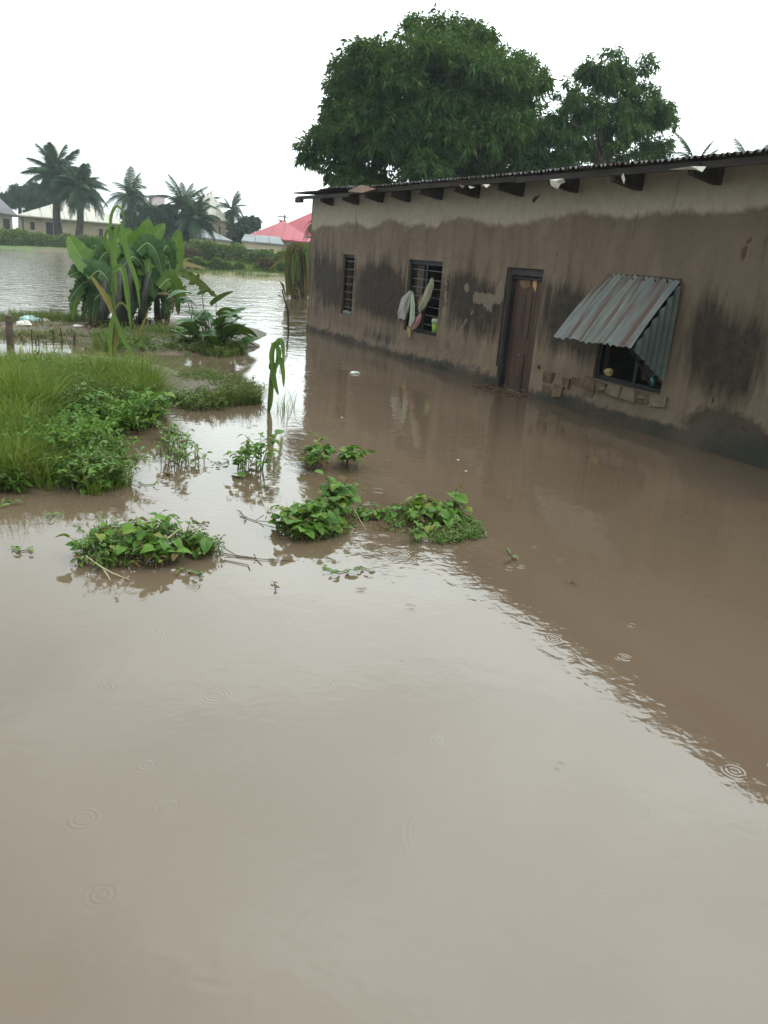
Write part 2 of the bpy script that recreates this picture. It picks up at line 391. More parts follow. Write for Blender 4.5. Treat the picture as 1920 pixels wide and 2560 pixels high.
V = np.stack([GX, GY, GZ], -1).reshape(-1, 3); ni, nj = GX.shape
I, J = np.meshgrid(np.arange(ni-1), np.arange(nj-1), indexing='ij'); a = (I*nj+J).ravel()
make('ground', V, np.stack([a, a+nj, a+nj+1, a+1], 1), M_GROUND, None, True, kind='structure')

HX, HY0, HY1, HT = 6.85, -1.0, 17.33, 2.815     # front wall plane, ends of the house, height of wall
w_ = MB(); w_.add([(-400, -50, 0), (400, -50, 0), (400, 420, 0), (-400, 420, 0)], [(0, 1, 2, 3)])
# thin meniscus where the water climbs the wall
ys = np.arange(0, HY1, .05)
mv = []; mf = []
for i, y in enumerate(ys):
    hgt = .010+.006*math.sin(y*9)+.004*math.sin(y*23); o_ = .012*(fbm(y*3, 1.1, 8)-.5)
    mv += [(HX-.035+o_, y, .0006), (HX-.012+o_*.5, y, hgt*.45), (HX+.004, y, hgt)]
    if i:
        for k in (0, 1): mf.append(((i-1)*3+k, (i-1)*3+k+1, i*3+k+1, i*3+k))
w_.add(mv, mf)
w_.build('water', M_WATER, kind='structure')

# mud islands that stick out of the flood
def mound(name, px_poly, h, mat=M_MUD, seed=1, world_pts=None):
    pts = np.array([gp(*q)[:2] for q in px_poly]) if world_pts is None else np.array(world_pts, float)
    c = pts.mean(0); n = 40; ang = np.linspace(0, 2*math.pi, n, endpoint=False)
    pa = np.arctan2(pts[:, 1]-c[1], pts[:, 0]-c[0]); pr = np.hypot(*(pts-c).T); o_ = np.argsort(pa)
    rr_ = np.interp(ang, np.concatenate([pa[o_]-2*math.pi, pa[o_], pa[o_]+2*math.pi]), np.tile(pr[o_], 3))
    rr_ = np.where(True, rr_, 0); vs = [(c[0], c[1], h)]; fs = []; K = 7
    for k in range(1, K+1):
        t = k/K*1.12
        for j, a_ in enumerate(ang):
            x = c[0]+math.cos(a_)*rr_[j]*t; y = c[1]+math.sin(a_)*rr_[j]*t
            z = h*(1-t*t)*(.5+1.0*float(fbm(x*2.5, y*2.5, seed)))
            vs.append((x, y, z if t < 1 else min(z, -.02)))
    for j in range(n): fs.append((0, 1+j, 1+(j+1) % n))
    for k in range(K-1):
        for j in range(n): fs.append((1+k*n+j, 1+(k+1)*n+j, 1+(k+1)*n+(j+1) % n, 1+k*n+(j+1) % n))
    return make(name, vs, fs, mat, None, True, kind='structure')
mound('mud_bank', [(140, 845), (150, 800), (520, 800), (620, 850), (560, 885), (440, 890), (250, 870)], .12, seed=1)
mound('mud_bank', [(395, 945), (440, 925), (560, 950), (640, 990), (600, 1010), (450, 1010), (395, 985)], .09, seed=2)
mound('mud_bank', [(-60, 1030), (-60, 900), (100, 880), (340, 900), (410, 960), (400, 1020), (260, 1045), (100, 1045)], .10, seed=3)
mound('mud_bank', [(-60, 850), (-60, 790), (100, 785), (230, 800), (240, 830), (100, 845)], .07, seed=4)
mound('mud_bank', [(-40, 1215), (-40, 1150), (120, 1140), (300, 1190), (250, 1225), (60, 1230)], .05, seed=5)
mound('grass_shoal', None, .22, simple('shoal_soil', (.10, .09, .045), (.16, .14, .07), 1.2, .8, .5), 6, [(9.5, 47), (14, 49), (19, 52), (23, 52), (23, 50), (19, 46), (14, 44), (11, 44.5)])

# ------------------------------------------------------------------ flooded mud house
house = thing('flooded_house', 'long low mud plastered house with rusty tin roof standing in brown floodwater', 'house', (HX+3, 8.2, 0))
OPEN = {'slit': (14.93, 15.50, .52, 1.70), 'win': (11.50, 12.66, .50, 1.70), 'door': (8.86, 9.66, -.35, 1.70), 'shop': (6.47, 7.61, .46, 1.70)}
def lines(lo, hi, st, must):
    g = list(np.arange(lo, hi, st))+[hi]
    for q in must: g = [t for t in g if abs(t-q) > st*.45]+[q]
    return np.array(sorted(g))
wy = lines(HY0, HY1, .04, [v_ for o_ in OPEN.values() for v_ in o_[:2]])
wz = lines(-.4, HT, .04, [v_ for o_ in OPEN.values() for v_ in o_[2:]])
WY, WZ = np.meshgrid(wy, wz, indexing='ij')
dist_open = np.full(WY.shape, 9.)
for (y0, y1, z0, z1) in OPEN.values():
    dx = np.maximum(np.maximum(y0-WY, WY-y1), 0); dz = np.maximum(np.maximum(z0-WZ, WZ-z1), 0)
    dist_open = np.minimum(dist_open, np.hypot(dx, dz))
relief = .05*(fbm(WY*.7, WZ*.9, 4)-.5)+.03*(fbm(WY*3, WZ*3, 6)-.5)+.014*(fbm(WY*11, WZ*11, 7)-.5)
# swollen plaster under each rafter end, plinth bulge near the water
relief = relief*sst(0, .12, dist_open)+.05*sst(.35, -.05, WZ)*sst(0, .3, dist_open)*(.6+fbm(WY*2, WZ, 9)*.8)
def blob(y, z, ry, rz): return np.exp(-(((WY-y)/ry)**2+((WZ-z)/rz)**2))
dry = sst(-.11, .11, WZ-(2.33+.26*(fbm(WY*1.25, 0, 21)-.5)+.2*(fbm(WY*.45, 3, 22)-.5)+.05*sst(7, 5, WY)-.06*sst(13, 15, WY)))
mold = (blob(16.5, 1.2, .9, .75)*1.1+blob(13.9, 1.15, .75, .55)*1.2+blob(13.1, .9, .5, .5)*.7+blob(10.8, 1.2, .65, .38)*.85+blob(10.1, 1.05, .5, .4)*.6
        + .55*sst(.5, .8, WZ)*sst(1.65, 1.35, WZ+.3*(fbm(WY*.9, 1, 44)-.5))*sst(17, 16, WY)*sst(6.9, 7.3, WY)*(.35+.9*fbm(WY*.8, 5, 45))
        + blob(8.2, 1.15, .5, .42)*1.0+blob(7.75, .95, .25, .3)*.6+blob(5.95, 1.15, .33, .42)*1.15+blob(5.45, 1.05, .28, .45)*1.15+blob(5.75, .75, .5, .3)*.5+blob(13.6, .25, .8, .12)*.7+blob(4.2, 1.2, .5, .5)*.5)
base_ = sst(.20, .02, WZ)*(.45+.5*fbm(WY*.8, 2, 31))+blob(5.55, .27, .36, .15)*2.2+blob(4.75, .14, .5, .13)*2.0+blob(6.4, .08, .8, .08)*.8+blob(10.6, .15, .9, .10)*.4+blob(7.9, .05, .6, .14)*.9+blob(3.5, .2, .8, .2)
chipm = blob(10.35, 1.22, .22, .10)*1.2+blob(10.05, 1.16, .13, .17)*.9+blob(10.72, 1.35, .10, .11)*.8+blob(9.80, 1.35, .10, .16)*1.1+np.exp(-((WY-(10.6+(.9-WZ)*.9))/.07)**2)*sst(.2, .3, WZ)*sst(1.1, 1.0, WZ)*.62
chipm = np.maximum(chipm, np.exp(-((WY-11.36)/.09)**2)*sst(.15, .4, WZ)*sst(1.75, 1.6, WZ)*.62)
chipm = np.maximum(chipm, np.exp(-((WY-(11.3+.12*np.sin(WZ*14)))/.05)**2)*sst(.55, .4, WZ)*.75)
red = blob(5.69, 2.13, .03, .04)*1.2+blob(5.72, 2.0, .035, .075)*1.4+blob(4.95, .30, .16, .05)*1.1+blob(5.3, .33, .06, .03)*1.2+blob(4.62, .32, .05, .04)*1.3+blob(7.0, .28, .5, .10)*.5
grey = np.clip(sst(9.5, 4.5, WY)*.8+.3*(fbm(WY*.6, WZ*.6, 33)-.5), 0, 1)
X = HX-relief
Vw = np.stack([X, WY, WZ], -1).reshape(-1, 3)
n2, m2 = WY.shape; I, J = np.meshgrid(np.arange(n2-1), np.arange(m2-1), indexing='ij')
cy_ = (wy[:-1]+wy[1:])[:, None]/2+0*J; cz_ = (wz[:-1]+wz[1:])[None, :]/2+0*I
keep = np.ones(cy_.shape, bool)
for (y0, y1, z0, z1) in OPEN.values(): keep &= ~((cy_ > y0) & (cy_ < y1) & (cz_ > z0) & (cz_ < z1))
a = (I*m2+J)[keep]
make('front_wall', Vw, np.stack([a, a+m2, a+m2+1, a+1], 1)[:, ::-1], M_WALL, house, True,
     attrs=dict(dry=dry.ravel(), mold=mold.ravel(), base=base_.ravel(), chip=chipm.ravel(), red=red.ravel(), grey=grey.ravel()))
for k, (y0, y1, z0, z1) in OPEN.items():   # thickness of the front wall at each opening
    b_ = MB()
    x0, x1 = HX, HX+.22
    b_.add([(x0, y0, z0), (x1, y0, z0), (x1, y0, z1), (x0, y0, z1)], [(0, 1, 2, 3)])
    b_.add([(x0, y1, z0), (x1, y1, z0), (x1, y1, z1), (x0, y1, z1)], [(3, 2, 1, 0)])
    b_.add([(x0, y0, z1), (x1, y0, z1), (x1, y1, z1), (x0, y1, z1)], [(0, 1, 2, 3)])
    if k != 'door': b_.add([(x0, y0, z0), (x1, y0, z0), (x1, y1, z0), (x0, y1, z0)], [(3, 2, 1, 0)])
    b_.build('opening_reveal', M_JAMB, house)
XB = HX+6.0
def slope_z(x): return 2.79+(x-HX)*.055
for y in (HY1, HY0):
    b_ = MB()
    b_.add([(HX, y, -.4), (XB, y, -.4), (XB, y, slope_z(XB)), (HX, y, 2.79)], [(0, 1, 2, 3)])
    yi = y-.22 if y > 5 else y+.22
    b_.add([(HX+.22, yi, -.4), (XB, yi, -.4), (XB, yi, slope_z(XB)), (HX+.22, yi, HT)], [(3, 2, 1, 0)])
    b_.build('gable_wall', M_JAMB, house)
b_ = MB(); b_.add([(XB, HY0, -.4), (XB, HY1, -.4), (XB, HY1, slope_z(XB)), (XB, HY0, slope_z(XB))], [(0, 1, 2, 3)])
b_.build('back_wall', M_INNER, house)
b_ = MB(); b_.box((HX+3, HY0+.23, -.4), (HX+3.1, HY1-.23, 2.93))
for y in (14.0, 10.3, 8.2): b_.box((HX+.23, y, -.4), (HX+2.99, y+.1, 2.80))
b_.build('inner_wall', M_INNER, house)
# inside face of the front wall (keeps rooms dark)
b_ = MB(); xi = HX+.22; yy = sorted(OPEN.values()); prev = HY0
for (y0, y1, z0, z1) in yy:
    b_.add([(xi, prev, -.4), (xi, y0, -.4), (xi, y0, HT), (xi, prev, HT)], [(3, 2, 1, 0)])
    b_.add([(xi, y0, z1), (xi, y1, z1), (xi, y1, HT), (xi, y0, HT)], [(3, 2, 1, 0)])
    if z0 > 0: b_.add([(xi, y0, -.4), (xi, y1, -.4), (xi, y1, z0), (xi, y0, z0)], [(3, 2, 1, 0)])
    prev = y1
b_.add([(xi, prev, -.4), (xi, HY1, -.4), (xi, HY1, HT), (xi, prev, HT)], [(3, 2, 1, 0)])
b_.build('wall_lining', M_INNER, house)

# rafters, purlin, corrugated sheets
def eave_o(y): return .49-.17*float(sst(11, 17.5, y))
raf_y = [16.15+1.075*0, 14.95, 13.85, 12.79, 11.73, 10.66, 9.55, 8.42, 7.30, 6.19, 5.1, 4.0, 2.9]
for i, y in enumerate(raf_y):
    b_ = MB(); t = .075
    dz = random.uniform(-.015, .015)
    pr = [(HX-eave_o(y)+.06, 2.70+dz), (HX-eave_o(y)+.06, 2.795), (HX+.05, 2.83), (HX+.05, 2.64+dz), (HX-.08, 2.645+dz)]
    vs = [(x, y-t/2, z) for x, z in pr]+[(x, y+t/2, z) for x, z in pr]; n = len(pr)
    b_.add(vs, [tuple(range(n)), tuple(range(2*n-1, n-1, -1))]+[(k, n+k, n+(k+1) % n, (k+1) % n) for k in range(n)])
    b_.build('rafter', M_RAFTER, house)
for xo in (HX-.32, HX+1.2):
    b_ = MB(); b_.box((xo, HY1-.1, 2.70), (xo+.08, HY1+.23, 2.80)); b_.build('outrigger', M_RAFTER, house)
b_ = MB(); b_.box((HX+.1, HY0, 2.70), (HX+.16, HY1, 2.81)); b_.build('wall_plate', M_RAFTER, house)
y = HY1+.22; k = 0
while y > 1.5:     # eave boards, nailed end to end, each a little out of line
    y2 = y-random.uniform(2.2, 3.2); sag = random.uniform(-.012, .012)
    o0, o1 = eave_o(y2)-random.uniform(.02, .03), eave_o(y)-.025; zz = .03*float(sst(10, 17, y)); b_ = MB(); q0, q1 = (HX-o0, y2+.01), (HX-o1, y)
    b_.add([(q0[0], q0[1], 2.745+sag), (q0[0]+.04, q0[1], 2.745+sag), (q1[0]+.04, q1[1], 2.745+sag+zz), (q1[0], q1[1], 2.745+sag+zz), (q0[0], q0[1], 2.812+sag), (q0[0]+.04, q0[1], 2.812+sag), (q1[0]+.04, q1[1], 2.812+sag+zz), (q1[0], q1[1], 2.812+sag+zz)],
           [(0, 3, 2, 1), (4, 5, 6, 7), (0, 1, 5, 4), (1, 2, 6, 5), (2, 3, 7, 6), (3, 0, 4, 7)]); b_.build('eave_board', M_PURLIN, house); y = y2
def corr_sheet(y0, y1, x0, x1, lift=0, pitch=.076, amp=.016, slope=.055, n=10, z0=2.905, seed=0, skew=0):
    rr = random.Random(seed); vs = []; fs = []; ny = int((y1-y0)/pitch*8); nx = 5
    for j in range(nx+1):
        x = x0+(x1-x0)*j/nx
        for i in range(ny+1):
            yy_ = y0+(y1-y0)*i/ny
            z = z0+(x-(HX-.6))*slope+amp*math.sin(2*math.pi*yy_/pitch)+lift*(1-j/nx)**2*(1+.3*math.sin(yy_*5))+ (rr.random()-.5)*.002
            vs.append((x+skew*math.sin(2*math.pi*yy_/pitch*.37)*.01*(j == 0), yy_, z))
    for j in range(nx):
        for i in range(ny):
            q = j*(ny+1)+i; fs.append((q, q+ny+1, q+ny+2, q+1))
    return vs, fs
y = HY1+.27; k = 0
while y > 0:
    y0 = y-.76; b_ = MB()
    x0 = HX-eave_o(y)-.01+random.uniform(-.02, .02)
    lift = .03 if k in (2, 3) else (.0 if k % 4 else .008)
    for s_ in (0, 1):   # two lengths lapped, thin metal with a turned lip
        xs = (x0, x0+2.45) if s_ == 0 else (x0+2.3, HX+6.4)
        v_, f_ = corr_sheet(y0-.05, y+.03, xs[0], xs[1], lift if s_ == 0 else 0, seed=k, z0=2.835+.04*float(sst(10, 17, y))+.003*(k % 2)-(.012 if s_ else 0), skew=1)
        b_.add(v_, f_); v2 = [(q[0], q[1], q[2]+.0018) for q in v_]; b_.add(v2, [f[::-1] for f in f_])
    b_.build('roof_sheet', M_ROOF, house, True); y = y0; k += 1
# a loose brown sheet corner lifted above the eave, small faceted pieces at the eave, all pale but one
A = onx(903, 463, 6.30); b_ = MB()
p0, p1, p2, p3 = onx(868, 478, 6.27), onx(903, 462, 6.30), onx(940, 472, 6.35), onx(905, 482, 6.28)
b_.add([p0, p1, p2, p3, p1+(.15, 0, -.03), p2+(.2, 0, -.03)], [(0, 3, 1), (1, 3, 2), (1, 2, 5, 4)]); b_.build('lifted_sheet_corner', simple('rusty_flap', (.20, .13, .10), (.30, .20, .15), 6, .8, .2), house)
def scrap(px, X, mat=M_SCRAP):
    P_ = [onx(a_, b2, X+random.uniform(-.03, .03)) for a_, b2 in px]; c = sum(P_)/len(P_)+np.array([-.035, 0, .02]); n = len(P_)
    b_ = MB(); b_.add(P_+[c], [(i, (i+1) % n, n) for i in range(n)]+[tuple(range(n))[::-1]]); b_.build('eave_piece', mat, house)
scrap([(1374, 449), (1408, 446), (1414, 455), (1401, 461), (1394, 473), (1378, 464)], 6.33)
scrap([(1558, 432), (1563, 448), (1560, 461), (1554, 446)], 6.33)
scrap([(1670, 424), (1745, 417), (1766, 416), (1756, 430), (1735, 424)], 6.33)
scrap([(1148, 463), (1162, 466), (1156, 470)], 6.33); scrap([(1170, 466), (1188, 468), (1176, 472)], 6.33)
scrap([(1202, 463), (1226, 461), (1216, 470), (1211, 467)], 6.33); scrap([(1330, 500), (1352, 486), (1348, 492), (1334, 508)], 6.6, M_RAFTER)

# joinery
def frame_part(name, mat, boxes, parent, **k):
    b_ = MB()
    for a_, c_ in boxes: b_.box(a_, c_)
    return b_.build(name, mat, parent, **k)
x0, x1 = HX+.05, HX+.10
y0, y1, z0, z1 = OPEN['win']
win = frame_part('window', M_FRAME, [((x0, y0+.002, z0+.002), (x1, y0+.06, z1-.003)), ((x0, y1-.06, z0+.002), (x1, y1-.002, z1-.003)), ((x0, y0+.06, z1-.07), (x1, y1-.06, z1-.003)), ((x0, y0+.06, z0+.002), (x1, y1-.06, z0+.07)), ((x0+.004, (y0+y1)/2-.02, z0+.07), (x1-.004, (y0+y1)/2+.035, z1-.07))], house, label='two leaf window with iron bars and clothes hanging on it')
for i in range(7):
    b_ = MB(); z = z0+.17+i*.145
    b_.tube([(x0+.02, y0+.05, z+random.uniform(-.008, .008)), (x0+.02, y1-.05, z+random.uniform(-.008, .008))], .007, 5); b_.build('bar', M_BAR, win)
b_ = MB(); b_.box((HX+.12, y1-.35, z0+.08), (HX+.14, y1-.12, z1-.08)); b_.build('shutter_leaf', M_WOOD, win)
y0, y1, z0, z1 = OPEN['slit']
slit = frame_part('window', M_FRAME, [((x0, y0+.002, z0+.002), (x1, y0+.04, z1-.003)), ((x0, y1-.04, z0+.002), (x1, y1-.002, z1-.003)), ((x0, y0+.04, z1-.06), (x1, y1-.04, z1-.003)), ((x0, y0+.04, z0+.002), (x1, y1-.04, z0+.03))], house, label='narrow slit window with iron bars')
for i in range(7):
    b_ = MB(); z = z0+.15+i*.15; b_.tube([(x0+.02, y0+.03, z), (x0+.02, y1-.03, z)], .007, 5); b_.build('bar', M_BAR, slit)
b_ = MB()
for i in range(5):
    c = np.array([HX+.03, y0+.12+i*.07, z0+.035]); b_.tube([c+(0, 0, -.03), c+(0, .01, .01), c+(.01, 0, .045)], [.03, .045, .015], 6)
b_.build('rag_bundle', simple('grey_rag', (.12, .13, .11), (.25, .26, .23), 12, .9, .3), slit)
# door
y0, y1, z0, z1 = OPEN['door']
M_DOOR = simple('door_wood', (.026, .013, .009), (.075, .040, .026), 2.5, .6, .4, .003, (1, 6, .7))
M_DFR = simple('door_frame_wood', (.012, .011, .012), (.035, .03, .03), 4, .6, .3)
door = frame_part('door', M_DFR, [((HX+.03, y0+.003, z0), (HX+.13, y0+.05, z1-.003)), ((HX+.03, y1-.06, z0), (HX+.13, y1-.003, z1-.003)), ((HX+.03, y0+.05, z1-.10), (HX+.13, y1-.06, z1-.003)), ((HX+.07, y0+.05, z1-.15), (HX+.12, y1-.06, z1-.115))], house, label='dark red plank door with peeling top')
pw = [(y0+.055, y0+.36), (y0+.368, y1-.065)]
for i, (a_, c_) in enumerate(pw):
    b_ = MB(); b_.box((HX+.10+.006*i, a_, z0), (HX+.125, c_, z1-.155)); b_.build('plank', M_DOOR, door)
b_ = MB(); b_.box((HX+.085, y0+.30, .75), (HX+.099, y0+.40, 1.38)); b_.box((HX+.085, y0+.31, z0), (HX+.099, y0+.40, .55)); b_.build('batten', M_DOOR, door)
P_ = [onx(1333, 702, HX+.094), onx(1342, 700, HX+.094), onx(1341, 718, HX+.094), onx(1338, 729, HX+.094), onx(1332, 715, HX+.094)]
b_ = MB(); b_.add(P_+[q+(.004, 0, 0) for q in P_], [(0, 1, 2, 3, 4), (9, 8, 7, 6, 5)]+[(i, 5+i, 5+(i+1) % 5, (i+1) % 5) for i in range(5)]); b_.build('peeled_patch', simple('raw_wood', (.35, .19, .07), (.45, .26, .11), 8, .7, .1), door)
P_ = [onx(1300, 700, HX+.095), onx(1326, 699, HX+.095), onx(1325, 716, HX+.095), onx(1312, 724, HX+.095), onx(1301, 714, HX+.095)]
b_ = MB(); b_.add(P_, [(0, 1, 2, 3, 4)]); b_.build('peeled_patch', simple('worn_wood', (.10, .06, .03), (.18, .11, .06), 8, .7, .1), door)
b_ = MB(); b_.tube([(HX+.06, y0+.4, .52), (HX+.085, y0+.4, .52)], .012, 8); b_.build('bolt', M_BAR, door)
b_ = MB(); b_.box((HX-.012, y1+.004, .3), (HX+.02, y1+.03, 1.69)); b_.build('jamb_strip', M_FRAME, door)
# shop opening, awning sheet, triangular side sheet, prop, boards, sill bricks
y0, y1, z0, z1 = OPEN['shop']
shop = frame_part('shop_hatch', M_FRAME, [((HX+.04, y0+.002, z0+.002), (HX+.10, y0+.05, z1-.003)), ((HX+.04, y1-.05, z0+.002), (HX+.10, y1-.002, z1-.003)), ((HX+.04, y0+.05, z0+.002), (HX+.11, y1-.05, z0+.05)), ((HX+.04, y0+.05, z1-.06), (HX+.10, y1-.05, z1-.003)), ((HX+.05, 6.93, z0+.05), (HX+.09, 6.975, z1-.06))], house, label='open shop hatch under a tin awning')
for i in range(3):
    b_ = MB(); b_.box((HX+.13, y0+.03+.01*i, z0+.10+.36*i), (HX+.15, 6.92, z0+.38+.36*i)); b_.build('inner_board', M_RAFTER, shop)
TL, TR, BL, BR = onx(1521, 686, HX-.03), onx(1703, 698, HX-.03), np.array([6.17, 7.63, .955]), np.array([6.29, 6.45, .965])
n_ = 12*8; vs = []; fs = []; nr = 14
nrm = unit(np.cross(TR-TL, BL-TL)); nrm = nrm if nrm[0] < 0 else -nrm
for j in range(nr+1):
    v_ = j/nr
    for i in range(n_+1):
        u = i/n_; q = (TL*(1-u)+TR*u)*(1-v_)+(BL*(1-u)+BR*u)*v_
        q = q+nrm*(.017*math.sin(2*math.pi*u*13)*(1-.2*v_)+.03*math.sin(math.pi*v_)*.6+.012*math.sin(u*5+v_*3)+.02*(float(fbm(u*3+1, v_*3, 77))-.5))
        if j == nr: q = q+(BL-TL)*.008*math.sin(u*60)+(BL-TL)*.01*math.sin(u*17)
        vs.append(q)
for j in range(nr):
    for i in range(n_):
        q = j*(n_+1)+i; fs.append((q, q+1, q+n_+2, q+n_+1))
m0 = len(vs); vs = vs+[q-nrm*.0015 for q in vs]; fs = fs+[tuple(m0+i for i in f[::-1]) for f in fs]
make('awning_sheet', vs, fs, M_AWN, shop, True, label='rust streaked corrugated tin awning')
b_ = MB(); LW = np.array([HX-.02, 6.44, .60]); T2 = TR+(0, -.02, -.02)
vs = []; fs = []; nu, nv = 60, 8      # side sheet hangs from the awning's near edge to the wall
for j in range(nv+1):
    for i in range(nu+1):
        u = i/nu
        top = T2*(1-u)+(BR+(0, -.01, -.01))*u; lowz = LW[2]+(BR[2]-LW[2])*u
        z = top[2]*(1-j/nv)+lowz*(j/nv) if top[2] > lowz else lowz
        vs.append((top[0], top[1]-.02*math.sin(u*2*math.pi*6.5), z))
for j in range(nv):
    for i in range(nu):
        q = j*(nu+1)+i; fs.append((q, q+1, q+nu+2, q+nu+1))
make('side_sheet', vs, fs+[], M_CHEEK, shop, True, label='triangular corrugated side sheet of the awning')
b_ = MB(); b_.tube([TL+(.0, .0, .0), TL*.5+TR*.5+(-.006, 0, .012), TR], .012, 6); b_.build('hinge_rail', M_WOOD, shop)
for pq in (((BR+(.03, .06, 0)), (HX+.02, 6.62, .52)), ((BL+(.03, -.06, 0)), (HX+.02, 7.5, .9))):
    b_ = MB(); b_.tube(pq, .013, 6); b_.build('prop_stick', M_RAFTER, shop)
for i in range(6):
    u = (i+.7)/6.5; c = TL*(1-u)+TR*u+(BL-TL)*.06+nrm*.018; b_ = MB(); b_.tube([c-nrm*.01, c+nrm*.012], .009, 6); b_.build('nail', M_FRAME, shop)
rr = random.Random(5); y = y1+.10
while y > y0-.10:    # broken sill bricks
    L_ = rr.uniform(.16, .26); b_ = MB(); h0 = .33+rr.uniform(-.01, .015); pr_ = HX-.022-rr.uniform(0, .025)
    b_.box((pr_, y-L_+.012, h0), (HX+.05, y, .455+rr.uniform(-.02, .01)))
    vv = np.array(b_.v); vv += np.array([[rr.uniform(-.016, .016), rr.uniform(-.025, .025), rr.uniform(-.03, .012)] for _ in vv]); b_.v = [tuple(q) for q in vv]
    b_.build('brick', M_BRICK if rr.random() < .6 else M_BRICKP, house); y -= L_
for (yc, zc, w, h) in ((8.42, .33, .20, .15), (8.20, .19, .20, .14), (8.05, .33, .14, .10), (7.86, .38, .22, .10), (8.44, .16, .16, .12), (7.62, .28, .2, .12)):
    b_ = MB(); b_.box((HX-.02-rr.random()*.03, yc-w/2, zc-h/2), (HX+.02, yc+w/2, zc+h/2))
    vv = np.array(b_.v); vv += np.array([[rr.uniform(-.02, .02), rr.uniform(-.03, .03), rr.uniform(-.03, .03)] for _ in vv]); b_.v = [tuple(q) for q in vv]
    b_.build('brick', M_BRICK, house)
for px in ((1640, 445), (1442, 530), (1610, 520), (1020, 520), (1103, 520), (900, 520)): pass
def crack(p0, p1, w=.005):
    P0, P1 = onx(*p0, HX-.012), onx(*p1, HX-.012); pts = []
    for i in range(9):
        t = i/8; q = P0*(1-t)+P1*t+np.array([.004, random.uniform(-.008, .008), 0]); pts.append(q)
    b_ = MB(); b_.tube(pts, [w*(1-abs(t/4-1)*.7) for t in range(9)], 4); b_.build('crack', M_RAFTER, house)
crack((1434, 524), (1416, 598)); crack((1600, 505), (1578, 606)); crack((890, 525), (889, 585), .006); crack((1023, 545), (1020, 575), .006); crack((1752, 755), (1811, 770), .006)
crack((1782, 988), (1778, 1010), .012); crack((1345, 912), (1348, 922), .03)

# ------------------------------------------------------------------ clothes and small things at the house
def cloth(name, label, cat, spec, X, mat, group=None, flat=.45):
    """spec: list of (px, py, half width px)"""
    P_ = [onx(a_, b2, X) for a_, b2, _ in spec]; k = 6.4/1966*1.9
    n = 18; rings = []; root = np.array(P_[0])
    fine = []; 
    for i in range(len(spec)-1):
        for t in np.linspace(0, 1, 5, endpoint=False): fine.append((P_[i]*(1-t)+P_[i+1]*t, spec[i][2]*(1-t)+spec[i+1][2]*t))
    fine.append((P_[-1], spec[-1][2])); vs = []; fs = []
    for i, (q, w) in enumerate(fine):
        d = np.linalg.norm(q-EYE)/1966*w
        for j in range(n):
            a_ = 2*math.pi*j/n; r_ = 1+.22*math.sin(5*a_+i*.25)+.10*math.sin(9*a_-i*.3)
            vs.append(q+np.array([math.sin(a_)*d*flat*r_, -math.cos(a_)*d*r_*1.45, .01*math.sin(3*a_)]))
    for i in range(len(fine)-1):
        for j in range(n): fs.append((i*n+j, i*n+(j+1) % n, (i+1)*n+(j+1) % n, (i+1)*n+j))
    fs.append(tuple(range(n))); fs.append(tuple(range((len(fine)-1)*n, len(fine)*n))[::-1])
    o = make(name, np.array(vs)-root, fs, mat, None, True); o.location = tuple(root); return tagp(o, label, cat, group)
cl_ = lambda n_, a_, b2, sc=7: simple(n_, a_, b2, sc, .9, .5, .004, (1, 2, .4))
G = 'wet clothes hanging on the barred window'
cloth('hanging_cloth', 'pale white and mauve cloth hung over the left edge of the window', 'cloth', [(1027, 727, 5), (1018, 745, 13), (1008, 780, 15), (1006, 797, 11)], HX-.05, cl_('mauve_cloth', (.24, .18, .20), (.34, .35, .30)), G)
cloth('hanging_cloth', 'narrow whitish green cloth hanging right of the mauve cloth', 'cloth', [(1030, 730, 3), (1032, 765, 6), (1031, 800, 8), (1025, 815, 4)], HX-.09, cl_('pale_cloth', (.26, .28, .22), (.36, .38, .31)), G)
cloth('hanging_cloth', 'twisted green, beige and red cloth tied across the window bars', 'cloth', [(1080, 695, 3), (1077, 715, 9), (1066, 745, 12), (1054, 772, 9), (1048, 780, 3)], HX-.04, cl_('green_cloth', (.10, .19, .09), (.30, .25, .18), 5), G)
cloth('hanging_cloth', 'small dull red rag behind the green cloth', 'cloth', [(1056, 735, 3), (1050, 755, 6), (1049, 772, 4)], HX-.02, cl_('red_cloth', (.22, .06, .045), (.28, .12, .09)), G)
cloth('hanging_cloth', 'pinkish red cloth hanging lowest in the barred window', 'cloth', [(1052, 783, 3), (1045, 800, 8), (1035, 818, 9), (1028, 824, 3)], HX-.05, cl_('pink_cloth', (.30, .10, .11), (.34, .2, .18)), G)
cloth('hanging_cloth', 'yellow strip of cloth dangling below the window sill', 'cloth', [(1021, 818, 5), (1023, 830, 4), (1024, 842, 2)], HX-.05, cl_('yellow_cloth', (.33, .24, .08), (.4, .3, .12)), G)
# cup
cp = onx(1087, 836, HX+.03); cup = thing('plastic_cup', 'lime green plastic cup with white lid on the barred window sill', 'cup', (cp[0], cp[1], .572))
def lathe(name, mat, prof, c, parent, n=20):
    vs = []; fs = []
    for r_, z in prof:
        for j in range(n): a_ = 2*math.pi*j/n; vs.append((c[0]+r_*math.cos(a_), c[1]+r_*math.sin(a_), c[2]+z))
    for i in range(len(prof)-1):
        for j in range(n): fs.append((i*n+j, i*n+(j+1) % n, (i+1)*n+(j+1) % n, (i+1)*n+j))
    fs.append(tuple(range(n))[::-1]); fs.append(tuple(range((len(prof)-1)*n, len(prof)*n)))
    return make(name, vs, fs, mat, parent, True)
lathe('cup_body', simple('lime_plastic', (.17, .27, .03), (.20, .30, .04), 3, .4, 0), [(.045, 0), (.05, .01), (.065, .15)], (cp[0], cp[1], .572), cup)
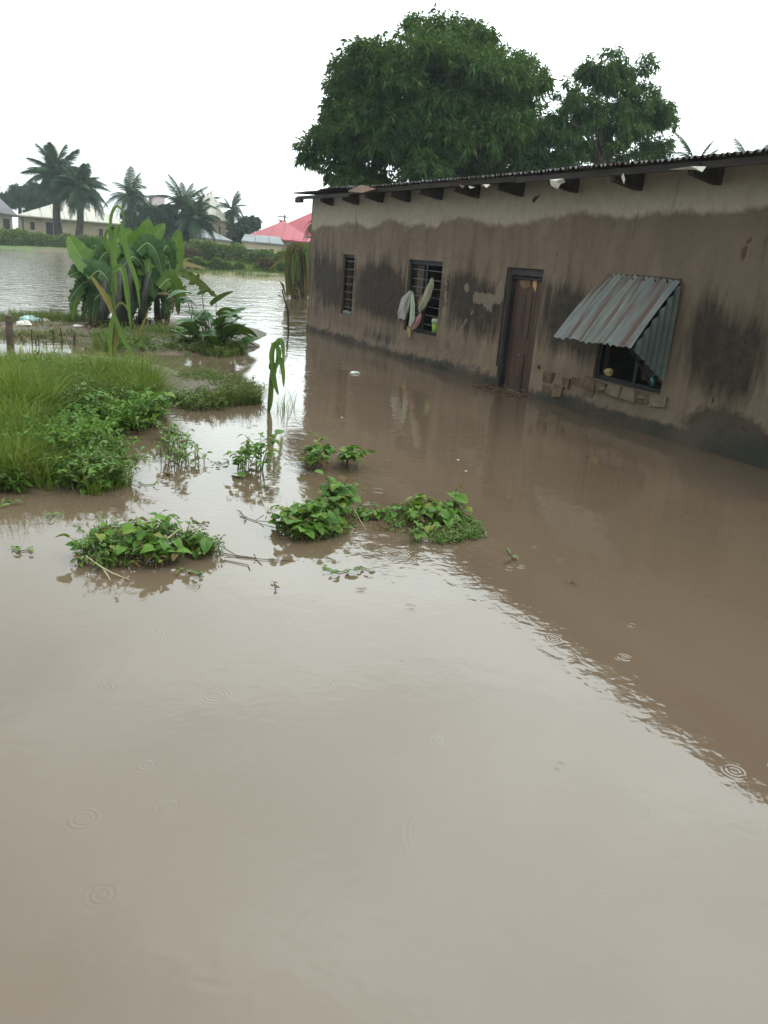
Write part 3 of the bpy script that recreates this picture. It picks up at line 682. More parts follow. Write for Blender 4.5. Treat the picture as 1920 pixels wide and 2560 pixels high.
lathe('lid', simple('cream_plastic', (.24, .26, .17), (.3, .32, .22), 3, .4, 0), [(.07, .151), (.074, .16), (.072, .2), (.06, .222)], (cp[0], cp[1], .572), cup)
def lump(name, label, cat, c, r_, mat, sq=(1, 1, .6), seed=0, parent=None):
    vs = []; fs = []; n, k = 10, 6; rr = random.Random(seed)
    for i in range(k+1):
        th = math.pi*i/k
        for j in range(n):
            ph = 2*math.pi*j/n; q = r_*(1+rr.uniform(-.25, .25)); vs.append((q*math.sin(th)*math.cos(ph)*sq[0], q*math.sin(th)*math.sin(ph)*sq[1], q*math.cos(th)*sq[2]))
    for i in range(k):
        for j in range(n): fs.append((i*n+j, (i+1)*n+j, (i+1)*n+(j+1) % n, i*n+(j+1) % n))
    o = make(name, vs, fs, mat, None, False); o.location = tuple(map(float, c)); return tagp(o, label, cat)
lump('bread_lump', 'crumpled yellowish paper lying inside the shop hatch', 'paper', onx(1521, 936, HX+.1)+(0, 0, .03), .07, simple('yellow_paper', (.35, .26, .09), (.45, .36, .16), 9, .8, .2), (.6, 1, .6), 3)
lump('crumpled_wrapper', 'pale crumpled wrapper on the broken sill below the hatch', 'wrapper', onx(1508, 972, HX-.03), .05, M_BRICKP, (.7, 1.1, .5), 4)
lump('crumpled_wrapper', 'small cream scrap at the right end of the broken sill', 'wrapper', onx(1603, 994, HX-.03), .045, M_BRICKP, (.7, 1.2, .5), 5)
gb = onx(1631, 962, HX+.09)
bt = thing('plastic_bottle', 'teal plastic bottle in the right corner of the shop hatch', 'bottle', (gb[0], gb[1], .516))
MT = simple('teal_plastic', (.005, .10, .085), (.01, .14, .12), 4, .2, 0, spec=.6)
lathe('bottle_body', MT, [(.03, 0), (.034, .015), (.034, .09), (.014, .115)], (gb[0], gb[1], .516), bt, 16); lathe('cap', MT, [(.015, .116), (.015, .132)], (gb[0], gb[1], .516), bt, 12)
# debris caught at the door step
b_ = MB(); rr = random.Random(12)
for i in range(46):
    c = np.array([HX-rr.uniform(.02, .28), rr.uniform(8.75, 9.75), .008]); a_ = rr.uniform(0, 6.28); l = rr.uniform(.05, .22)
    d = np.array([math.cos(a_), math.sin(a_), rr.uniform(-.1, .35)])*l; b_.tube([c, c+d*.5+np.array([0, 0, rr.uniform(0, .02)]), c+d], rr.uniform(.002, .005), 4)
for i in range(60):
    c = np.array([HX-rr.uniform(.02, .35), rr.uniform(8.6, 9.8), .006]); a_ = rr.uniform(0, 6.28); d = np.array([math.cos(a_), math.sin(a_), rr.uniform(-.1, .4)])*rr.uniform(.03, .08)
    b_.blade([c, c+d*.5, c+d], lambda t: .012*math.sin(math.pi*min(t+.1, 1)))
tagp(b_.build('floating_straw', M_ROOT), 'tangle of straw and dead leaves floating at the flooded doorstep', 'straw', kind='stuff')
b_ = MB(); pts = [onx(px, py, HX-.05) for px, py in ((1254, 968), (1262, 960), (1268, 972), (1285, 976), (1300, 972), (1313, 978), (1322, 964))]
b_.tube(pts, .003, 5); tagp(b_.build('string', M_BRICKP), 'pale string hanging across the foot of the red door', 'string')

# ------------------------------------------------------------------ trees behind the house
def crown_from(blobs, Y, nleaf, ln, wd, mat, parent, seed, tuft=12, solid=.75, droopy=.6, zmin=1.0, depth=1.0, lump_=.36, nsub=15):
    """foliage masses made of many small sprays; every spray is a lump of leaf tufts hanging outwards"""
    rng = np.random.default_rng(seed); C_ = []; Rr = []; W_ = []
    for (px, py, r_, dy) in blobs:
        q = at(px, py, Y+dy); R0 = r_/1966*np.linalg.norm(q-EYE)*.92
        k = max(6, int(nsub*(r_/60)**1.3)); d = unit(rng.normal(size=(k, 3)))
        sub = q+d*R0*(solid+(1.08-solid)*rng.random(k))[:, None]*np.array([1, depth, 1]); sub[:, 2] += rng.normal(0, .05*R0, k)
        rs = R0*lump_*(.55+.9*rng.random(k)); rs = np.clip(rs, .18, 1.1)
        C_.append(sub); Rr.append(rs); 
        C_.append(q+unit(rng.normal(size=(3, 3)))*R0*.4); Rr.append(np.full(3, R0*.45))
    C_ = np.concatenate(C_); Rr = np.concatenate(Rr); pr = Rr**1.7/np.sum(Rr**1.7); nt_ = nleaf//tuft
    idx = rng.choice(len(C_), nt_, p=pr); d = unit(rng.normal(size=(nt_, 3))); d[:, 2] = np.where(d[:, 2] < -.2, -d[:, 2]*.6, d[:, 2])
    P_ = C_[idx]+d*(Rr[idx]*(.55+.5*rng.random(nt_)))[:, None]
    P_[:, 2] -= .12*Rr[idx]
    if zmin is not None: m_ = P_[:, 2] > zmin; P_ = P_[m_]; d = d[m_]
    n = len(P_); PP = np.repeat(P_, tuft, 0)+rng.normal(0, ln*.22, (n*tuft, 3)); DD = rng.normal(size=(n*tuft, 3))*.8+np.repeat(d, tuft, 0)*.6; DD[:, 2] -= droopy
    L_ = ln*(.6+.7*rng.random(n*tuft)); V_, F_ = leaf_cloud(PP, DD, L_, wd*(.7+.6*rng.random(n*tuft)), .25)
    return make('crown', V_, F_, mat, parent)
def limbs(parent, base, forks, r0, mat=M_BARK):
    b_ = MB(); top = np.array(forks[0]); base = np.array(base, float)
    mid = base*.5+top*.5+np.array([.1, 0, 0]); b_.tube([base, mid, top], [r0, r0*.85, r0*.7], 9); b_.build('trunk', mat, parent, True)
    for e in forks[1:]:
        e = np.array(e); m_ = top*.5+e*.5+np.array([0, 0, .35]); q = MB(); q.tube([top-(0, 0, .15), m_, e], [r0*.5, r0*.3, r0*.1], 6)
        q.build('branch', mat, parent, True)
YT = 25.0
c0 = at(1130, 480, YT); t1 = thing('mango_tree', 'large dark green mango tree with broad dense crown behind the house', 'tree', (c0[0], c0[1], .3))
big = [(1143, 88, 42, 0), (1190, 130, 45, 0), (1060, 130, 60, 0), (1130, 170, 95, -1), (960, 165, 42, 0), (945, 205, 60, -.5), (868, 200, 45, 0), (862, 270, 60, 0), (1240, 190, 70, 0), (1300, 230, 60, 0), (1010, 260, 130, -1.5),
       (1150, 290, 150, -2), (1290, 310, 90, -1), (820, 345, 42, 0), (785, 375, 32, .3), (765, 398, 18, .3), (880, 350, 75, -.5), (950, 390, 110, -1.5), (1090, 410, 130, -2), (1240, 410, 110, -1.5), (1325, 350, 40, 0), (1335, 425, 50, -.5), (895, 440, 60, 0), (860, 465, 35, 0), (1390, 415, 30, 0), (890, 150, 22, 0), (1180, 80, 20, 0)]
crown_from(big, YT, 125000, .23, .055, L_MANGO, t1, 3, 14)
b_ = MB(); cc = []
for (px, py, r_, dy) in big[6:]:
    q = at(px, py, YT+dy+.4); cc.append(q)
limbs(t1, (c0[0], c0[1], .2), [at(1100, 400, YT+.3)]+[at(px, py, YT+.6) for px, py in ((1150, 150), (1000, 230), (870, 260), (1290, 270), (800, 372), (940, 420), (1230, 400), (1060, 150), (880, 210), (1340, 380))], .38)
YT2 = 21.5
c0 = at(1512, 460, YT2); t2 = thing('open_crowned_tree', 'smaller tree with sparse see-through crown right of the mango tree', 'tree', (c0[0], c0[1], .3))
sec = [(1405, 300, 32, 0), (1530, 175, 45, 0), (1480, 190, 40, 0), (1585, 185, 42, 0), (1520, 235, 75, 0), (1440, 250, 45, 0), (1600, 250, 60, 0), (1455, 320, 60, .3), (1560, 320, 70, -.3), (1640, 290, 42, 0), (1660, 300, 25, 0), (1630, 350, 50, 0), (1415, 370, 45, 0), (1590, 400, 50, 0), (1500, 400, 45, .5), (1440, 400, 40, 0), (1375, 330, 35, 0), (1655, 390, 30, 0)]
crown_from(sec, YT2, 25000, .20, .045, L_MANGO, t2, 9, 10, solid=.55, droopy=.9, lump_=.26, nsub=14)
limbs(t2, (c0[0], c0[1], .2), [at(1505, 400, YT2)]+[at(px, py, YT2+random.uniform(-.5, .5)) for px, py in ((1520, 220), (1480, 330), (1560, 300), (1440, 330), (1600, 330), (1400, 300), (1640, 320), (1590, 210), (1480, 210), (1545, 370), (1430, 390))], .17)

# ------------------------------------------------------------------ palms
def frond_mesh(L_, nleaf, lw, droop, seed, leaflen=.28, mat=L_PALM):
    rr = np.random.default_rng(seed); b_ = MB(); pts = []
    for i in range(9):
        t = i/8; pts.append(np.array([L_*t*(1-.18*t*droop), 0, -droop*L_*.55*t**2.2+.10*L_*math.sin(t*1.5)]))
    b_.tube(pts, [L_*.012*(1-.8*i/8) for i in range(9)], 4)
    for i in range(nleaf):
        t = .14+.86*i/nleaf; k = min(int(t*8), 7); f = t*8-k; q = pts[k]*(1-f)+pts[k+1]*f; tg = pts[k+1]-pts[k]; tg /= np.linalg.norm(tg)
        ll = L_*leaflen*(math.sin(math.pi*min(1, t*.9+.12))**.6)
        for s_ in (-1, 1):
            d = np.array([0, s_, 0])*.85+tg*.6+np.array([0, 0, -.45-.3*rr.random()]); d /= np.linalg.norm(d)
            w = lw*L_; e = q+d*ll
            b_.add([q-tg*w, q+tg*w, (q+e)/2+tg*w*.9+np.array([0, 0, .05*ll]), e, (q+e)/2-tg*w*.9+np.array([0, 0, .05*ll])], [(0, 1, 2, 3, 4)])
    me_o = b_.build('frond', mat); me = me_o.data; bpy.data.objects.remove(me_o); return me
FROND = [frond_mesh(1.0, 30, .012, dr, 40+i) for i, dr in enumerate((.5, 1.0, 1.5, 2.0))]
OILF = [frond_mesh(1.0, 40, .013, dr, 60+i, .30) for i, dr in enumerate((.5, .8, 1.1, 1.4))]
def palm(label, base, top, L_, nf, meshes=FROND, seed=0, rt=.16, group=None, bare=False, zlow=-.55, name='palm_tree'):
    rr = random.Random(seed); root = thing(name, label, 'palm', base, group)
    b_ = MB(); base = np.array(base, float); top = np.array(top, float); side = np.array([rr.uniform(-.2, .2), 0, 0])
    b_.tube([base-(0, 0, .2), base*.6+top*.4+side, top], [rt*1.25, rt, rt*.95], 8); b_.build('trunk', M_BARK, root, True)
    for i in range(nf):
        o = bpy.data.objects.new('frond', None if False else meshes[0]); 
        el = math.asin(max(-1, min(1, 1-(1-zlow)*((i+.5)/nf)))) ; az = i*2.399963+rr.uniform(-.6, .6)
        k = 0 if el > .9 else (1 if el > .3 else (2 if el > -.1 else 3)); o.data = meshes[k]
        COL.objects.link(o); o.parent = root; s_ = L_*rr.uniform(.66, 1.15)
        o.location = tuple(top-base+np.array([0, 0, rr.uniform(-.1, .1)])); o.scale = (s_, s_, s_)
        o.rotation_euler = (rr.uniform(-.5, .5), -max(el, -.35), az)
    return root
def palm_px(label, cx_, cy_, by, Y, rpx, nf, meshes=FROND, seed=0, rt=.16, bx=None, **k):
    top = at(cx_, cy_, Y); s_ = np.linalg.norm(top-EYE)/1966; b2 = at(bx or cx_, by, Y); zb = float(ghills(b2[0], b2[1])); 
    return palm(label, (b2[0], b2[1], zb), top, rpx*s_, nf, meshes, seed, rt, **k)
palm_px('taller left palm of the pair in front of the pale long roof', 142, 440, 590, 88, 76, 54, OILF, 1, .36, bx=147, zlow=-.5)
palm_px('bushier right palm of the pair in front of the pale long roof', 200, 470, 590, 86, 70, 54, OILF, 2, .32, bx=193, zlow=-.6)
palm_px('coconut palm with wide flat crown just right of the pale long roof', 326, 492, 590, 84, 76, 26, FROND, 3, .3, zlow=-.5)
palm_px('leaning palm with upright fronds beside the pale two-storey house', 460, 520, 600, 80, 78, 34, FROND, 4, .3, zlow=-.3)
palm_px('low bushy palm in front of the two-storey house wall', 488, 548, 605, 77, 66, 34, OILF, 14, .3, zlow=-.3)
palm_px('slender coconut palm standing alone right of the two-storey house', 579, 527, 600, 92, 52, 30, FROND, 5, .32, zlow=-.75)
palm_px('small dark palm behind the ridge of the two-storey house', 517, 505, 560, 112, 36, 22, OILF, 6, .3, zlow=-.4)
palm_px('palm half hidden behind the corner of the flooded house', 800, 552, 640, 45, 55, 22, FROND, 7, .2, zlow=-.8)
palm_px('young palm with low fronds near the red roof edge', 798, 610, 660, 38, 48, 16, OILF, 8, .15, zlow=-.5)
palm_px('palm whose feathery tip shows above the tin roof', 1742, 425, 500, 24, 95, 14, FROND, 9, .15, zlow=.05)
palm_px('farthest right palm barely showing above the tin roof', 1880, 450, 520, 26, 110, 14, FROND, 10, .15, zlow=.15)

# ------------------------------------------------------------------ far houses
M_PALE = simple('pale_sheet_roof', (.34, .32, .27), (.42, .39, .33), .5, .5, .1); M_PINK = simple('pink_red_roof', (.25, .028, .042), (.32, .04, .058), .4, .45, .1)
M_GREYR = simple('grey_zinc_roof', (.12, .135, .14), (.19, .20, .20), .6, .5, .1); M_PURP = simple('weathered_roof', (.09, .085, .095), (.14, .13, .135), .6, .6, .1)
M_CREAM = simple('cream_wall', (.28, .235, .16), (.36, .30, .21), .8, .85, .2); M_TAN = simple('tan_wall', (.22, .17, .115), (.28, .22, .15), .8, .85, .2)
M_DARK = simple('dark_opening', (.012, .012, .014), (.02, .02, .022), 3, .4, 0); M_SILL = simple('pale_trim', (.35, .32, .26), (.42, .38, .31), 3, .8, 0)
def hip_house(name, label, A, Bp, depth, zr, in_a, in_b, wallmat, roofmat, wins=(), over=.5, zground=.3, cat='house', gable=False):
    """A, Bp: near eave corners (world, same height-ish); depth away; ridge height zr"""
    A = np.array(A, float); Bp = np.array(Bp, float); u = Bp-A; u[2] = 0; L_ = np.linalg.norm(u); u /= L_
    nv = np.array([-u[1], u[0], 0]); nv = nv if nv[1] > 0 else -nv
    root = thing(name, label, cat, (A[0]*.5+Bp[0]*.5, A[1]*.5+Bp[1]*.5, zground))
    ze = A[2]; zb = Bp[2]; Cc = Bp+nv*depth; Dd = A+nv*depth; Cc[2] = zb; Dd[2] = ze
    r1 = A+u*in_a+nv*depth*.5; r2 = Bp-u*in_b+nv*depth*.5; r1[2] = r2[2] = zr
    roof = MB(); th = np.array([0, 0, -.12])
    for poly in ([A, Bp, r2, r1], [Bp, Cc, r2], [Cc, Dd, r1, r2], [Dd, A, r1]):
        n = len(poly); roof.add(poly, [tuple(range(n))])
    roof.add([A, Bp, Bp+th, A+th], [(3, 2, 1, 0)]); roof.add([Bp, Cc, Cc+th, Bp+th], [(3, 2, 1, 0)]); roof.add([Dd, A, A+th, Dd+th], [(3, 2, 1, 0)]); roof.add([A+th, Bp+th, Cc+th, Dd+th], [(0, 1, 2, 3)])
    ro = roof.build('roof', roofmat, root)
    # standing seams
    sm = MB(); k = int(L_/1.1)
    for i in range(1, k):
        f = i/k; e = A+(Bp-A)*f; rx = min(max(f*L_, in_a), L_-in_b); rp = A+u*rx+nv*depth*.5; rp[2] = zr
        if f*L_ < in_a: t = f*L_/in_a; rp = A+(r1-A)*t
        if f*L_ > L_-in_b: t = (L_-f*L_)/in_b; rp = Bp+(r2-Bp)*t
        sm.tube([e+(0, 0, .03), rp+(0, 0, .03)], .035, 4)
    sm.build('roof_seam', roofmat, ro)
    a = A+u*over+nv*over; b2 = Bp-u*over+nv*over; c = Cc-u*over-nv*over; d = Dd+u*over-nv*over
    wl = MB()
    for p_, q_ in ((a, b2), (b2, c), (c, d), (d, a)):
        wl.add([(p_[0], p_[1], zground-.5), (q_[0], q_[1], zground-.5), (q_[0], q_[1], ze-.1), (p_[0], p_[1], p_[2]-.1)], [(0, 1, 2, 3)])
    wo_ = wl.build('wall', wallmat, root)
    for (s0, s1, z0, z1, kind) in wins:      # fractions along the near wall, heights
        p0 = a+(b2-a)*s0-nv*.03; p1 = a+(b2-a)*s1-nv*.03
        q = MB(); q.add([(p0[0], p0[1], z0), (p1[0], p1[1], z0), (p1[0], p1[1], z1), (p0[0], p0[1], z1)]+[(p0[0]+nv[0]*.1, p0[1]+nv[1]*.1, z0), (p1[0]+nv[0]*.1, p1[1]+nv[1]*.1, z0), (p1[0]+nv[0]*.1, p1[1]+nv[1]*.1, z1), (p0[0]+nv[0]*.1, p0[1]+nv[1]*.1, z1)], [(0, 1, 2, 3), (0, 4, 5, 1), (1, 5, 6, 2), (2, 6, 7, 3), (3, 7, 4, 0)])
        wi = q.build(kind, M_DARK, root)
        if kind == 'window':
            s_ = MB(); e0 = p0-u*.08-nv*.06; e1 = p1+u*.08-nv*.06
            for (za, zb2) in ((z0-.1, z0-.01), (z1+.01, z1+.1)):
                s_.add([(e0[0], e0[1], za), (e1[0], e1[1], za), (e1[0], e1[1], zb2), (e0[0], e0[1], zb2)], [(0, 1, 2, 3)])
            s_.build('frame', M_SILL, wi)
    return root
hip_house('bungalow', 'long cream bungalow with pale hipped sheet roof behind the palm pair', at(46, 537, 95), at(330, 564, 95)+(0, 0, .1), 10, 5.05, 5.0, 4.5, M_CREAM, M_PALE,
          [(.06, .10, 1.7, 2.5, 'window'), (.205, .27, 1.2, 2.6, 'window'), (.285, .335, 1.3, 2.5, 'window'), (.52, .56, 1.1, 2.5, 'window'), (.72, .76, 1.5, 2.4, 'window')], zground=.6)
hip_house('bungalow', 'grey roofed bungalow cut off by the left edge of the photo', at(-80, 520, 92), at(44, 538, 92), 7, 4.6, 3, 5.5, M_CREAM, M_PURP, [(.75, .93, .8, 2.6, 'window')], zground=.6)
hip_house('two_storey_house', 'two-storey cream house with pale pointed roof among the palms', at(455, 536, 93), at(566, 551, 91), 6.5, 7.2, 2.6, 2.6, M_TAN, M_PALE,
          [(.62, .70, 2.7, 3.9, 'window'), (.86, .9, 2.6, 3.7, 'window'), (.2, .3, 2.7, 3.8, 'window')], over=.25, zground=.5)
hip_house('outbuilding', 'low grey roofed outbuilding in front of the two-storey house', at(495, 592, 85), at(582, 602, 85), 3.2, 3.1, .4, 2.0, M_CREAM, M_GREYR, [(.12, .40, .9, 1.9, 'window'), (.55, .8, .9, 1.8, 'window')], over=.15, zground=.4)
hip_house('red_roofed_house', 'house with bright pinkish red roof beside the flooded house corner', at(616, 589, 80), at(790, 607, 77), 9, 4.55, 3.2, 4.0, M_TAN, M_PINK, [(.6, .68, .8, 2.2, 'window'), (.85, .95, .8, 2.2, 'window')], zground=.3)
hip_house('red_roofed_wing', 'taller pinkish red roofed wing rising behind the red roofed house', at(655, 585, 86), at(830, 600, 82), 9, 5.9, 4.6, 1.0, M_TAN, M_PINK, [], zground=.3)
hip_house('lean_to_shed', 'cream shed with low grey zinc roof in front of the red roof', at(604, 601, 70), at(710, 611, 69), 3.6, 2.75, .3, .3, M_CREAM, M_GREYR, [(.02, .3, .4, 1.5, 'window'), (.47, .60, .9, 1.6, 'window'), (.68, .78, .2, 1.65, 'door')], over=.12, zground=.3)
# water tank block behind the palms
c = at(397, 500, 105); tb = thing('concrete_tower_block', 'pale concrete block with rooftop tank rising between the palms', 'building', (c[0], c[1], .5))
b_ = MB(); p0 = at(376, 512, 105); b_.box((p0[0]-1.5, 105, .3), (p0[0]+3.2, 109, p0[2]-.2)); b_.build('wall', simple('washed_concrete', (.33, .29, .27), (.42, .37, .35), .6, .8, .1), tb)
p1 = at(381, 486, 105); b_ = MB(); b_.box((p1[0], 105.5, p0[2]-.2), (p1[0]+1.6, 107.5, p1[2])); b_.build('tank', simple('tank', (.36, .31, .31), (.42, .36, .36), .6, .8, .1), tb)
b_ = MB(); b_.box((p1[0]-2.2, 105.2, p1[2]-.35), (p1[0]+.3, 107.4, p1[2]-.15)); b_.build('slab', M_GREYR, tb)
b_ = MB(); b_.tube([(p1[0]+.8, 106, p1[2]), (p1[0]+.8, 106, p1[2]+.8)], .03, 4); b_.build('antenna', M_FRAME, tb)
# utility pole
c = at(711, 560, 90); up_ = thing('utility_pole', 'utility pole with cross arms above the red roof', 'pole', (c[0], 90, .4))
b_ = MB(); t_ = at(712, 536, 90); b_.tube([(c[0], 90, .2), (t_[0], 90, t_[2])], .10, 6); b_.build('pole', M_WOOD, up_)
for px0, px1, py in ((694, 720, 541), (696, 716, 551)):
    b_ = MB(); b_.tube([at(px0, py, 90), at(px1, py+2, 90)], .07, 5); b_.build('cross_arm', M_WOOD, up_)
# dark trees in the background
def far_tree(label, blobs, Y, base_px, n, seed, mat=L_FAR, ln=.42, name='broadleaf_tree'):
    c = at(*base_px, Y); z = float(ghills(c[0], c[1])); o = thing(name, label, 'tree', (c[0], c[1], z))
    crown_from([(a_, b2, r_, 0) for a_, b2, r_ in blobs], Y, n, ln, .16, mat, o, seed, 8, solid=.55, droopy=.3, zmin=None)
    b_ = MB(); t_ = at(blobs[0][0], blobs[0][1], Y); b_.tube([(c[0], c[1], z-.2), t_*.5+np.array(c)*.5, t_], [.3, .22, .1], 7); b_.build('trunk', M_BARK, o, True)
far_tree('round dark tree behind the left bungalow roofs', [(50, 485, 26), (25, 500, 24), (80, 490, 25), (60, 505, 28)], 118, (50, 560), 9000, 21)
far_tree('bluish dark tree just left of the palm pair', [(95, 480, 24), (110, 500, 24), (88, 505, 22)], 112, (100, 560), 6000, 22)
far_tree('dark tree touching the left edge of the photo', [(0, 500, 24), (-25, 490, 30), (8, 515, 18)], 110, (0, 570), 6000, 23)
far_tree('wide dark green tree left of the leaning palm', [(400, 545, 30), (370, 550, 32), (430, 555, 30), (350, 575, 28), (400, 585, 34), (440, 590, 30), (340, 600, 24), (470, 590, 24)], 79, (400, 605), 26000, 24)
far_tree('dense dark tree right of the slender coconut palm', [(598, 575, 24), (590, 598, 22), (615, 572, 20), (640, 560, 16), (625, 556, 16), (600, 610, 16)], 88, (600, 620), 9000, 25)
far_tree('small tree between the bungalow and the coconut palm', [(335, 575, 22), (345, 600, 20), (320, 545, 16)], 88, (335, 605), 5000, 26)

# bank vegetation (one mass) and strips of grass
def bankmass(name, label, blobs, n, seed, mat, ln=.28, wd=.11, cat='bushes'):
    rng = np.random.default_rng(seed); C_ = []; Rr = []
    for (px, py, r_, Y) in blobs:
        q = at(px, py, Y); C_.append(q); Rr.append(r_*np.linalg.norm(q-EYE)/1966)
    C_ = np.array(C_); Rr = np.array(Rr); idx = rng.choice(len(C_), n, p=Rr**1.6/np.sum(Rr**1.6)); d = unit(rng.normal(size=(n, 3))); d[:, 2] = np.abs(d[:, 2])*.9-.1
    P_ = C_[idx]+d*(Rr[idx]*(.4+.65*rng.random(n)**.5))[:, None]; P_[:, 2] = np.maximum(P_[:, 2], ghills(P_[:, 0], P_[:, 1]))
    DD = rng.normal(size=(n, 3))+d; DD[:, 2] += .4; V_, F_ = leaf_cloud(P_, DD, ln*(.6+.8*rng.random(n)), wd, .2)
    return tagp(make(name, V_, F_, mat), label, cat, kind='stuff')
rr = random.Random(31); bl = []
for i in range(70):
    x = rr.uniform(-60, 360); r0_ = rr.uniform(10, 26); bl.append((x, 578+.085*x+r0_+rr.uniform(-8, 18), r0_, 80))
bl = [(x, y, r_, 83 if x < 200 else 82-(x-200)*.04) for x, y, r_, Y in bl]
bankmass('bank_bushes', 'mass of low green bushes along the far bank in front of the bungalow', bl, 42000, 32, L_SHRUB)
bl = [(x, 590+.085*x+rr.uniform(-8, 8), rr.uniform(5, 14), 86) for x in range(-50, 330, 14)]
bankmass('bank_hedge', 'paler bushes right against the bungalow wall', bl, 12000, 33, L_SHRUB)
bl = []
for i in range(70):
    x = rr.uniform(430, 790); bl.append((x, 612+.085*(x-430)+rr.uniform(0, 34), rr.uniform(11, 22), 66-(x-430)*.025))
bankmass('bank_bushes', 'mass of green bushes along the bank in front of the sheds', bl, 32000, 34, L_SHRUB, .26, .10)
bl = [(rr.uniform(440, 620), 665+rr.uniform(-12, 8), rr.uniform(6, 12), 56) for _ in range(24)]+[(rr.uniform(640, 760), 672+rr.uniform(-8, 14), rr.uniform(6, 12), 54) for _ in range(14)]
bankmass('creeper_mat', 'bright green creepers spilling down to the far water edge', bl, 16000, 35, L_WEED, .22, .10)
bl = [(rr.uniform(440, 500), 645+rr.uniform(-18, 15), rr.uniform(7, 13), 58) for _ in range(14)]+[(rr.uniform(630, 680), 662+rr.uniform(-10, 12), rr.uniform(5, 9), 54) for _ in range(6)]
bankmass('dry_brush', 'brown dry brush among the green bank bushes', bl, 8000, 36, L_DRY, .25, .06)

def grass(name, label, pts, n, h, mat, seed, wd=.008, lean=.35, z0=0.0, world=False, cat='grass', segs=3, hv=.45, dens=None):
    rng = np.random.default_rng(seed); P2 = np.array([gp(*q)[:2] for q in pts]) if not world else np.array(pts, float)
    lo = P2.min(0); hi = P2.max(0); out = []
    while sum(map(len, out)) < n:
        q = lo+(hi-lo)*rng.random((n*2, 2)); ins = np.zeros(len(q), bool); j = len(P2)-1
        for i in range(len(P2)):
            xi_, yi_ = P2[i]; xj, yj = P2[j]; c_ = ((yi_ > q[:, 1]) != (yj > q[:, 1])) & (q[:, 0] < (xj-xi_)*(q[:, 1]-yi_)/(yj-yi_+1e-12)+xi_); ins ^= c_; j = i
        ins &= fbm(q[:, 0]*2.2, q[:, 1]*2.2, seed, 3) > rng.random(len(q))*.35+.28
        out.append(q[ins])
    q = np.concatenate(out)[:n]; hmul = .45+1.1*fbm(q[:, 0]*1.3, q[:, 1]*1.3, seed+1, 2)
    H = h*hmul*(1-hv+hv*2*rng.random(n)*.8); a_ = rng.random(n)*6.283; ll = lean*H*(.2+1.3*rng.random(n))
    Ln = np.stack([np.cos(a_)*ll, np.sin(a_)*ll, 0*a_], 1); P_ = np.concatenate([q, np.full((n, 1), z0-.02)], 1)
    V_, F_ = blade_cloud(P_, H, Ln, wd*(.6+.9*rng.random(n)), segs)
    return tagp(make(name, V_, F_, mat), label, cat, kind='stuff')
grass('shoal_grass', 'pale grass on the low shoal in the middle of the flood', [(10, 47), (14, 49), (19, 52), (23, 52), (23, 50), (19, 46), (14, 44.5), (11, 45)], 5000, .35, L_GRASSD, 41, .03, world=True)
grass('bank_grass', 'yellowish green grass strip at the foot of the far right bank', [(15, 60), (19, 58), (22, 55), (26, 50), (24, 47), (21, 51), (17, 56)], 5000, .5, L_GRASS, 42, .035, world=True, z0=.1)

# ------------------------------------------------------------------ leaf meshes shared by the plants
def mesh_only(b_, mat, name='leaf'):
    o = b_.build(name, mat, None, True); me = o.data; bpy.data.objects.remove(o); return me
def ovate(mat, W=.75, curl=.25, seed=0, n=7, wav=.05, heart=False):
    b_ = MB(); rr = random.Random(seed)
    pts = [np.array([0, t/(n-1), curl*(.15*math.sin(math.pi*t/(n-1))-.35*(t/(n-1))**2)+rr.uniform(-wav, wav)*.3]) for t in range(n)]
    def w(t):
        s_ = math.sin(math.pi*min(1, (t*.86+.14 if heart else t)**.75)); return W*.5*max(s_, 0)**.8
    b_.blade(pts, w, (0, 0, 1), .35+rr.uniform(-.15, .15)); return mesh_only(b_, mat)
def leafset(mat, W, heart=False, k=5, curl=.6): return [ovate(mat, W, curl*(.5+i/k), i, heart=heart) for i in range(k)]
LS_VINE = leafset(L_VINE, .85, True); LS_WEED = leafset(L_WEED, .5); LS_TARO = leafset(L_TARO, .55, True, curl=.5); LS_NARROW = leafset(L_WEED, .28, curl=1.0); LS_DRY = leafset(L_DRY, .5)
def place_leaf(me, parent, loc, d, s_, roll=0, mat=None, name='leaf'):
    d = unit(np.array(d, float)); up = np.array([0, 0, 1.]) if abs(d[2]) < .95 else np.array([1., 0, 0])
    x = unit(np.cross(d, up)); z = np.cross(x, d); c_, s2 = math.cos(roll), math.sin(roll); x, z = x*c_+z*s2, z*c_-x*s2
    o = bpy.data.objects.new(name, me); COL.objects.link(o)
    if parent is not None: o.parent = parent; loc = np.array(loc)-wloc(parent)
    o.matrix_local = Matrix([[x[0]*s_, d[0]*s_, z[0]*s_, loc[0]], [x[1]*s_, d[1]*s_, z[1]*s_, loc[1]], [x[2]*s_, d[2]*s_, z[2]*s_, loc[2]], [0, 0, 0, 1]]); return o
